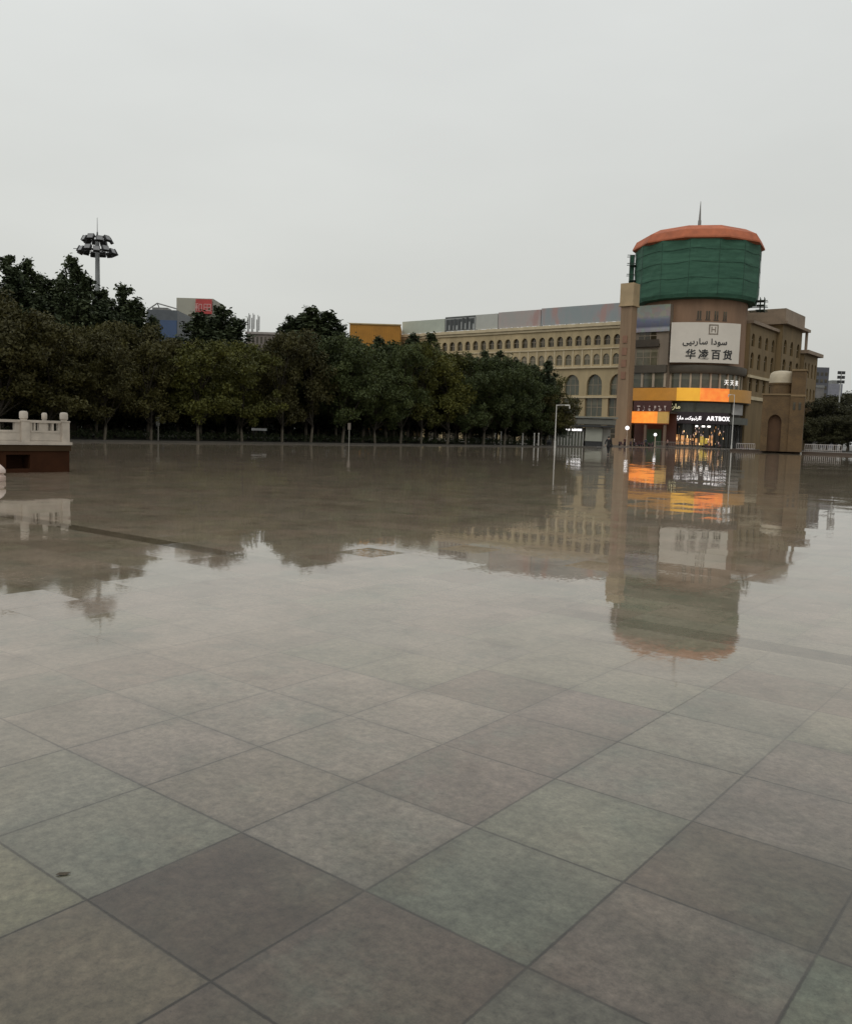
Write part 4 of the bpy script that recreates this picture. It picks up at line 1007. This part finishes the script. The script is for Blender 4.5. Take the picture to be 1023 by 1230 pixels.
g = N(ns, 'ShaderNodeNewGeometry'); tc = N(ns, 'ShaderNodeTexCoord'); s3 = N(ns, 'ShaderNodeSeparateXYZ'); ln.new(tc.outputs['Object'], s3.inputs[0])
nz = N(ns, 'ShaderNodeTexNoise'); nz.inputs['Scale'].default_value = 3; ln.new(tc.outputs['Object'], nz.inputs['Vector'])
md = N(ns, 'ShaderNodeMath', operation='MULTIPLY_ADD'); ln.new(nz.outputs['Fac'], md.inputs[0]); md.inputs[1].default_value = .5; ln.new(s3.outputs[2], md.inputs[2])
rp = N(ns, 'ShaderNodeValToRGB'); e = rp.color_ramp.elements; e[0].position = .0; e[0].color = (.13,.11,.08,1); e[1].position = 1; e[1].color = (.03,.024,.016,1)
mr = N(ns, 'ShaderNodeMapRange'); mr.inputs[1].default_value = 1.35; mr.inputs[2].default_value = 1.65; ln.new(md.outputs[0], mr.inputs[0]); ln.new(mr.outputs[0], rp.inputs[0]); ln.new(rp.outputs[0], b.inputs['Base Color']); b.inputs['Roughness'].default_value = .9
rng = np.random.default_rng(11)
def leaves_mesh(name, centers, radii, per, size, m, squash=.8, soft=False):
    n = len(centers) * per
    c = np.repeat(np.array(centers), per, 0); r = np.repeat(np.array(radii), per)
    d = rng.normal(size=(n, 3)); d /= np.linalg.norm(d, axis=1)[:, None]
    k_ = np.abs(rng.normal(size=n)) * .62 if soft else rng.random(n) ** .45
    p = c + d * (r * k_)[:, None] * np.array([1, 1, squash])
    u = rng.normal(size=(n, 3)); u /= np.linalg.norm(u, axis=1)[:, None]
    v = np.cross(u, rng.normal(size=(n, 3))); v /= np.linalg.norm(v, axis=1)[:, None]
    s = size * (.6 + .8 * rng.random(n))[:, None]
    q = np.stack([p - u*s, p - v*s*.5, p + u*s, p + v*s*.5], 1).reshape(-1, 3)
    me = bpy.data.meshes.new(name); me.vertices.add(4*n); me.vertices.foreach_set('co', q.ravel())
    me.loops.add(4*n); me.loops.foreach_set('vertex_index', np.arange(4*n)); me.polygons.add(n)
    me.polygons.foreach_set('loop_start', np.arange(0, 4*n, 4)); me.polygons.foreach_set('loop_total', np.full(n, 4))
    me.materials.append(m); me.update(calc_edges=True); me.validate()
    return me
def tree_meshes(kind, seed, H=10):
    rs = random.Random(seed); cs, rr = [], []
    tb = MB()
    if kind == 'conifer':
        tb.tube((0,0,0), (0,0,H*.95), .2, .03, 8)
        z = H * .14
        while z < H - .3:
            t = (z - H*.14) / (H * .86); R0 = (2.6 * (1 - t) ** .62 + .08) * (1 + .13*math.sin(z*1.9 + seed) + rs.uniform(-.1, .1))
            n = max(3, int(7 * (1 - t) + 3))
            for i in range(n):
                a = rs.random() * 6.28; q = R0 * (.45 + .55 * rs.random())
                cs.append((q*math.cos(a), q*math.sin(a), z + rs.uniform(-.3, .3))); rr.append(rs.uniform(.45, .95) * (1 - t) + .26)
                tb.tube((0, 0, z - .3), (q*.9*math.cos(a), q*.9*math.sin(a), z), .045, .015, 4)
            cs.append((0, 0, z)); rr.append(.8 * (1 - t) + .25)
            z += .36
        per, size = 70, .135
    else:
        tw = [Vector((0,0,0))]
        for k in range(1, 5): tw.append(Vector((rs.uniform(-.12,.12)*k, rs.uniform(-.12,.12)*k, H * .15 * k)))
        for k in range(4): tb.tube(tw[k], tw[k+1], .15 - .025*k, .15 - .025*(k+1), 8)
        W = H * .29
        lobes = []
        for i in range(17):
            a = rs.random() * 6.28; t = (i + .5) / 17; zz = H * (.27 + .68 * t)
            prof = math.sin(math.pi * min(1, .22 + .78 * (1 - t) + .02)) ** .6 if t > .3 else .95
            q = W * prof * (.45 + .6 * rs.random()) if t < .93 else W * .15
            lobes.append((q*math.cos(a), q*math.sin(a), zz))
            tb.tube(tw[min(4, 1 + int(t * 3))], (q*.8*math.cos(a), q*.8*math.sin(a), zz), .06, .02, 5)
        lobes.append((0, 0, H * .5)); lobes.append((0, 0, H * .7))
        for lx, ly, lz in lobes:
            for j in range(6):
                d = Vector((rs.gauss(0,1), rs.gauss(0,1), rs.gauss(0,.7))) * .62
                cs.append((lx + d.x, ly + d.y, min(lz + d.z, H*.97))); rr.append(rs.uniform(.5, .95))
        per, size = 110, .135
    return tb, cs, rr, per, size
protos = {}
def tree_proto(kind, leaf, seed, label, H):
    t = thing({'conifer': 'conifer_tree', 'broad': 'broadleaf_tree'}[kind], label, 'tree')
    tb, cs, rr, per, size = tree_meshes(kind, seed, H)
    tb.build('trunk', bark, t, smooth=True)
    me = leaves_mesh('crown', cs, rr, per, size, LM[leaf], 1.25 if kind == 'conifer' else .8, kind == 'conifer'); o = bpy.data.objects.new('crown', me); C.objects.link(o); o.parent = t
    return t
def place_tree(key, loc, h, H, label, group, rz, wide=1.0):
    s = h / H
    if key in protos and protos[key][1]:
        return dup(protos[key][0], loc, rz, label, group, (s*wide, s*wide, s))
    if key not in protos:
        kind, leaf, seed = key; protos[key] = [tree_proto(kind, leaf, seed, label, H), False]
    t = protos[key][0]; t.location = loc; t.rotation_euler = (0,0,rz); t.scale = (s*wide, s*wide, s); t['label'] = label; t['group'] = group; protos[key][1] = True
    return t
rt = random.Random(21)
# front avenue: rows parallel to the edge of the square
xrows = [-68.3, -73.0, -78.5, -84.5, -92.0]
GR = 'broadleaf trees in rows beside the square'
def pix(P):
    w_ = Vector(P) - Vector((0, 0, CAM_H)); d = w_.dot(fwd)
    return 511.5 + F_PX * w_.dot(cam_r) / d, 615 + F_PX * w_.dot(cam_d) / d
# skyline of the crowns in the photograph (x -> y), used to choose each tree's height
SKY = [(-200,380),(0,358),(60,372),(110,395),(150,385),(200,400),(240,398),(300,412),(340,405),(380,395),(420,405),(470,402),(505,405),(530,416),(560,424),(600,424),(640,438),(665,446),(690,458)]
def sky_y(x):
    for (a, ya), (b2, yb) in zip(SKY, SKY[1:]):
        if a <= x <= b2: return ya + (yb - ya) * (x - a) / (b2 - a)
    return 450
def height_for(px, ytop, Y): return at(px, ytop, Y).z
ROWN = ['front row', 'second row', 'third row', 'fourth row', 'rearmost row']
cnt = 0
for ri, xr in enumerate(xrows):
    y = 18 + ri * 2.1
    while y < 124 - ri * .5:
        q = S(xr + rt.uniform(-.5, .5), y + rt.uniform(-.7, .7), .11)
        px, _ = pix(q)
        if -330 < px < 690:
            h = height_for(px, sky_y(px) + rt.uniform(-8, 24) + (6 if ri == 0 else 0), q.y)
            h = max(6.5, min(12.5, h))
            leaf = 'olive' if 195 < px < 285 and ri < 3 else ('brown' if px < 190 or rt.random() < .3 else ('green' if rt.random() < .6 else 'olive'))
            if 400 < px < 520 and rt.random() < .6: leaf = 'green'
            seed = rt.choice((1, 2, 3))
            tone = {'olive': 'yellow olive', 'brown': 'brownish', 'green': 'dull green'}[leaf]
            where = 'outside the left edge' if px < 0 else ('behind the marble terrace' if px < 85 else ('below the high mast light' if px < 150 else ('below the blue and beige towers' if px < 285 else ('left of the yellow hoarding' if px < 415 else ('below the yellow hoarding' if px < 485 else ('left of the arcade windows' if px < 590 else 'nearest the street lamp by the checkpoint'))))))
            if ri in (1, 3) and rt.random() < .22 and not (160 < px < 225 or 405 < px < 500):
                hp = max(8.5, min(14, h + rt.uniform(.6, 2.0)))
                place_tree(('conifer', 'conifer', seed), q, hp, 15, f'dark pointed evergreen inside the avenue, {ROWN[ri]}, {where}', 'tall dark evergreens above the avenue', rt.random()*6.28, 1.5)
                y += 4.6; continue
            place_tree(('broad', leaf, seed), q, h, 10, f'{tone} broadleaf tree, {ROWN[ri]}, {where}', GR, rt.random()*6.28, rt.uniform(.8, 1.15)); cnt += 1
        y += rt.uniform(4.3, 5.6) if ri else rt.uniform(4.0, 5.4)
# tall dark trees rising over them
TALL = [(-25,318,86,'far left edge'),(12,312,88,'tallest pair at the left'),(34,316,90,'right one of the pair at the left'),(62,340,92,'between the pair and the mast'),(-8,332,90,'in the gap at the left edge'),(22,334,93,'between the tallest pair'),(48,334,94,'right behind the pair at the left'),(76,336,95,'left of the mast between two taller trees'),(134,362,97,'right of the mast in a gap'),(158,372,99,'behind the tree beside the blue building'),(250,384,108,'between the two trees by the red sign'),(358,386,116,'behind the middle clump'),(378,384,116,'second behind the middle clump'),(88,313,88,'just left of the high mast light'),(104,336,90,'in front of the high mast light'),
        (122,352,92,'right under the high mast light'),(148,345,96,'left of the blue building'),(166,366,98,'beside the blue building'),(184,384,99,'before the blue building'),(236,378,104,'under the red sign'),(262,371,106,'right of the red sign'),(284,386,108,'left of the telecom masts'),
        (348,384,112,'left one of the middle clump'),(368,372,114,'top of the middle clump'),(388,377,114,'right one of the middle clump'),(404,392,114,'left of the yellow hoarding'),
        (452,408,130,'below the yellow hoarding'),(492,404,132,'under the pale green billboard'),(512,402,134,'under the dark photo billboard'),(560,428,135,'left of the arcade pair'),(618,436,137,'right of the arcade pair'),(638,442,138,'second from the right end'),(578,423,136,'before the arcade windows'),(596,425,138,'second before the arcade windows'),(655,437,139,'rightmost tall tree by the arcade')]
for i, (px, yt, Y, wh) in enumerate(TALL):
    q = at(px, 520, Y); q.z = .1
    h = at(px, yt - 2, Y).z
    place_tree(('conifer', 'conifer', (1,2,3,4)[i % 4]), q, h, 15, f'tall dark pointed evergreen, {wh}', 'tall dark evergreens above the avenue', i * 1.7, (2.0 if 225 < px < 300 or 340 < px < 410 else 1.4) * rt.uniform(.9, 1.15))
# rear belt closing the view under the canopy
GR2 = 'trees of the rear belt behind the avenue'
for i in range(22):
    yy = 34 + i * 4.6; q = S(-104 - 5 * (i % 2), yy, .1); px, _ = pix(q)
    place_tree(('broad', 'green', (1,2,3)[i % 3]), q, min(11, height_for(px, sky_y(px) + 18, q.y)), 10, 'dark green tree of the rear belt half hidden behind the avenue trees', GR2, i * 2.1, 1.3)
# right far trees
GR3 = 'far dark trees at the right edge of the photo'
for i, (px, yt, Y) in enumerate([(975,484,232),(984,478,262),(993,480,240),(1001,484,226),(1010,474,262),(1019,472,250),(1028,480,236),(1040,470,255),(1055,478,240),(1070,474,250),(989,500,205),(1003,503,208),(1017,500,205),(1032,498,208),(972,502,204)]):
    q = at(px, 533, Y); q.z = 0
    place_tree(('broad', 'far', (1,2,3)[i % 3]), q, at(px, yt, Y).z, 10, f'far dark tree at the right, ' + ['between the gatehouse and the grey tower','below the grey tower block','under the paired floodlights','at the right edge of the photo'][0 if px < 977 else 1 if px < 996 else 2 if px < 1009 else 3] + (' in front' if Y < 220 else ' further back'), GR3, i * 1.3, 1.5)
# clipped hedge under the avenue
cs, rr = [], []
for i in range(330):
    cs.append((0.0, i * .31, .5)); rr.append(.55)
me = leaves_mesh('hedge', cs, rr, 26, .12, LM['conifer'], .85)
he = bpy.data.objects.new('hedge', me); C.objects.link(he); he.location = S(-70.6, 18, .1); he.rotation_euler = (0,0,RZ)
me2 = leaves_mesh('hedge', [(rt.uniform(-1, 1), i * .42, 1.3 + rt.uniform(-.6, .9)) for i in range(300)] + [(rt.uniform(-1, 1), i * .42, .5) for i in range(300)], [1.1] * 600, 75, .22, LM['conifer'], 1.0)
hb = bpy.data.objects.new('hedge', me2); C.objects.link(hb); hb.location = S(-112, 10, .1); hb.rotation_euler = (0,0,RZ)  # added backing hedge, keeps the gaps under the canopy dark
tag(hb, 'tall dark untrimmed hedge added to close bright gaps behind the tree avenue', 'hedge')
tag(he, 'low dark clipped hedge running under the avenue trees', 'hedge')
# ------------------------------------------------------------------ small street things under the trees
def post_sign(px, pyb, pyt, Y, label, w_, col):
    p = at(px, pyb, Y); p.z = 0; H = at(px, pyt, Y).z
    t = thing('sign_post', label, 'sign post', p)
    mb = MB(); mb.tube((0,0,0), (0,0,H), .05, n=8); mb.build('post', mat('dull_post', (.22,.21,.18), .6), t)
    mb = MB(); mb.box(-w_/3, w_/3, -.1, -.06, H - w_*1.5, H); mb.build('plate', mat('plate', tuple(c*.5 for c in col), .6), t)
post_sign(190, 531, 501, 79, 'narrow pale sign post under the trees below the blue building', .5, (.3,.3,.27))
post_sign(419, 535.5, 508, 88.5, 'pale sign post under the trees below the yellow hoarding', .45, (.32,.27,.22))
nb = thing('notice_board', 'low white notice board on dark legs under the trees', 'notice board', (lambda p: (p.x, p.y, .1))(at(311, 531, 92)), .1)
mb = MB(); mb.box(-.8,.8,-.03,.03,1.15,1.4); mb.build('board', mat('white_board', (.75,.75,.75), .4), nb)
mb = MB(); mb.box(-.6,-.54,-.03,.03,0,1.149); mb.box(.54,.6,-.03,.03,0,1.149); mb.build('leg', dark_metal, nb)
for i, (px, yt, lab) in enumerate([(594, 520, 'short pale bollard under the trees before the silver car'), (601, 518, 'taller pale bollard under the trees before the silver car'), (627, 520, 'pale bollard between the two cars under the trees'), (641, 520, 'left pale bollard beside the dark car'), (646, 520, 'right pale bollard beside the dark car')]):
    p = at(px, 537, 128); H = at(px, yt, 128).z
    t = thing('bollard', lab, 'bollard', (p.x, p.y, 0), 0, 'pale bollards at the right end of the avenue')
    mb = MB(); mb.tube((0,0,0), (0,0,H - .15), .1, .08, 10); mb.build('post', pole_paint, t, smooth=True)
    mb = MB(); mb.lathe([(.12,H-.15),(.13,H-.08),(.08,H),(.02,H+.02)], 12); mb.build('cap', pole_paint, t, smooth=True)
leafm = mat('fallen_leaf_brown', (.05,.035,.015), .6, .3, 20)
for i, (px, pyy, sc, lab) in enumerate([(76, 1051, .027, 'small dark fallen leaf on the slab left of the dark slab')]):
    v = ray(px, pyy); q = v * (-CAM_H / v.z)
    mb = MB(); pts = [(-1,0,.1),(-.5,.35,.28),(.2,.42,.12),(1,.05,.3),(.3,-.4,.1),(-.5,-.3,.22)]
    mb.add([(x*sc, y*sc, z*sc*.5 + .002) for x, y, z in pts] + [(0, 0, .003 + sc*.05)], [(6, j, (j+1) % 6) for j in range(6)])
    o = mb.build('fallen_leaf', leafm, loc=(q.x, q.y, 0), rotz=i * 1.1 + .3); tag(o, lab, 'leaf')
# a pair of dark cars beyond the trees by the checkpoint
def make_car(label, loc, rz, col):
    t = thing('parked_car', label, 'car', loc, rz)
    mb = MB(); prof = [(-2.2,.35),(-2.25,.75),(-2.0,.95),(-1.2,1.0),(1.0,.98),(1.9,.85),(2.2,.65),(2.2,.35)]
    n = len(prof); mb.add([(x,-.85,z) for x,z in prof] + [(x,.85,z) for x,z in prof], [tuple(range(n)), tuple(range(n,2*n))[::-1]] + [(i,n+i,n+(i+1)%n,(i+1)%n)[::-1] for i in range(n)])
    mb.build('body', mat('car_paint', col, .25, .05), t)
    mb = MB(); pr2 = [(-1.8,.98),(-1.2,1.42),(.2,1.45),(1.0,.97)]
    mb.add([(x,-.8 + (.12 if z > 1.2 else 0),z) for x,z in pr2] + [(x,.8 - (.12 if z > 1.2 else 0),z) for x,z in pr2], [(0,1,2,3),(7,6,5,4),(0,4,5,1),(1,5,6,2),(2,6,7,3)]); mb.build('window', glass_dark, t)
    mb = MB(); mb.box(-1.15,.2,-.66,.66,1.44,1.48); mb.build('roof', mat('car_roof', col, .25, .05), t)
    for x in (-1.35, 1.35):
        for y in (-.8, .8):
            mb = MB(); mb.tube((x,y-.1,.32),(x,y+.1,.32),.32,n=18); mb.build('wheel', rubber, t)
    for y in (-.6,.6):
        mb = MB(); mb.box(2.16,2.24,y-.18,y+.18,.6,.75); mb.build('headlight', white_marble, t)
q = at(648, 535, 146); q.z = 0; make_car('dark car parked left of the checkpoint half hidden by trees', q, .2, (.03,.03,.035))
q = at(577, 534, 150); q.z = 0; make_car('silver car seen under the trees before the arcade', q, .1, (.3,.3,.3))

# ------------------------------------------------------------------ distant buildings
def window_grid(t, rows, cols, x0, dx, w_, z0, dz, h_):
    mb = MB(); mb.box(0, w_, -.12, -.003, 0, h_); p = None
    for k in range(rows):
        for j in range(cols):
            if p is None: p = o = mb.build('window', glass_dark, t)
            else: o = p.copy(); C.objects.link(o); o.parent = t
            o.location = (x0 + j*dx, 0, z0 - k*dz)
def block(name, label, px0, px1, ytop, Y, m, depth=18, ybase=None):
    a, b2 = at(px0, ytop, Y), at(px1, ytop, Y); H = (a.z + b2.z) / 2
    t = thing(name, label, 'building', ((a.x+b2.x)/2, Y, 0)); hw = (b2.x - a.x) / 2
    mb = MB(); mb.box(-hw, hw, 0, depth, 0, H); mb.build('wall', m, t)
    return t, hw, H
t, hw, H = block('office_building', 'far building with dark blue glass front behind the left trees', 176, 213, 372, 260, mat('slate_wall', (.08,.09,.1), .5))
mb = MB(); mb.box(-hw*.1, hw - .1, -.3, -.003, 4, H - 3.0); mb.build('blue_glass_front', mat('blue_glass', (.035,.07,.15), .25, .2, .1), t)
mb = MB(); mb.tube((-hw*.9,0,H),(-hw*.3,0,H+1.9),.2,n=5); mb.tube((-hw*.3,0,H+1.9),(hw,0,H+.4),.2,n=5); mb.tube((-hw*.3,3,H),(-hw*.3,0,H+1.9),.15,n=5); mb.box(-hw*.7,hw*.3,1,5,H,H+.8); mb.build('roof_truss', grey_metal, t)
t, hw, H = block('apartment_tower', 'far pale beige tower with a red roof sign behind the left trees', 212, 256, 358, 300, mat('pale_tower', (.35,.34,.28), .7, .15, .1))
window_grid(t, 6, 4, -hw + 1.2, 2.9, 1.2, H - 7, 3.2, 1.6)
rs_ = thing('red_roof_sign', 'red sign board on top of the far pale beige tower', 'sign', (t.location.x + hw*.35, 299.2, H - 5.4))
mb = MB(); mb.box(-hw*.25, hw*.62, -.5, .3, .1, 5.0); mb.build('board', mat('red_sign', (.42,.045,.04), .5, .3, .3), rs_)
lettering('和田', 3.0, mat('sign_pale_letters', (.55,.3,.28), .6), rs_, lambda x, y, z: (x + hw*.15, -.55 - z, 1.1 + y), .03)
t, hw, H = block('flat_roofed_block', 'far low block with a row of small windows between tree tops', 296, 340, 400, 280, mat('pinkish_block', (.2,.17,.15), .7))
window_grid(t, 1, 9, -hw + .6, 1.3, .6, H - 3.2, 3, 2.0)
mb = MB(); mb.box(-hw-.3,hw+.3,-.5,.0-.003,H-.4,H+.3); mb.build('parapet', mat('parapet_pale', (.3,.27,.25), .7), t)
for i, (px, yt) in enumerate(((299, 376), (304, 376), (310, 378))):
    a = at(px, yt, 282); t = thing('telecom_mast', ['left','middle','right'][i] + 'most slim telecom mast rising over the far low block', 'mast', (a.x, 282, H if False else 0), 0, 'slim telecom masts')
    t['label'] = ['leftmost of three slim telecom masts over the far low block', 'middle one of three slim telecom masts over the far block', 'rightmost of three slim telecom masts over the far low block'][i]
    mb = MB(); mb.tube((0,0,0), (0,0,a.z), .22, .12, 6); mb.build('pole', grey_metal, t)
    mb = MB(); mb.box(-.5,-.25,-.2,.2,a.z-6,a.z-1.5); mb.box(.25,.5,-.2,.2,a.z-5,a.z-.5); mb.build('antenna_panel', grey_metal, t)
t, hw, H = block('yellow_building', 'far building clad in ribbed orange yellow sheeting left of the arcade', 420, 481, 390, 235, mat('yellow_sheet', (.45,.20,.015), .6, .25, .25), depth=14)
mb = MB()
for j in range(24): x = -hw + .2 + j * (2*hw - .4) / 23; mb.box(x - .05, x + .05, -.12, -.003, 6, H - .1)
mb.build('sheet_ribs', mat('ochre_ribs', (.33,.16,.02), .6), t)
mb = MB(); mb.box(-hw-.2,hw+.2,-.3,.3,H+.003,H+.3); mb.build('coping', mat('coping_pale', (.4,.3,.15), .7), t)
t, hw, H = block('grey_tower_block', 'far dark grey tower block right of the side wing', 973, 996, 441, 420, mat('grey_tower', (.09,.092,.105), .7, .15, .05), depth=20)
window_grid(t, 8, 4, -hw + 1, 2.1, 1.2, H - 4, 3.3, 1.6)
mb = MB(); mb.box(-hw, -hw*.2, 1, 9, H + .003, H + 1.2); mb.build('roof_house', grey_metal, t)
t, hw, H = block('low_grey_block', 'far low pale grey block between wing and grey tower', 960, 990, 462, 330, mat('low_grey', (.16,.15,.14), .7), depth=12)
mb = MB(); mb.box(-hw,hw,-.2,-.003,H-1.0,H-.2); mb.build('parapet', grey_metal, t)
t, hw, H = block('low_white_block', 'far pale block behind the trees at the right edge', 998, 1012, 461, 460, mat('low_pale', (.22,.22,.25), .7), depth=12)
mb = MB(); mb.box(-hw*.6,hw*.6,2,8,H+.003,H+2.0); mb.build('roof_house', grey_metal, t)
bpy.context.view_layer.update()
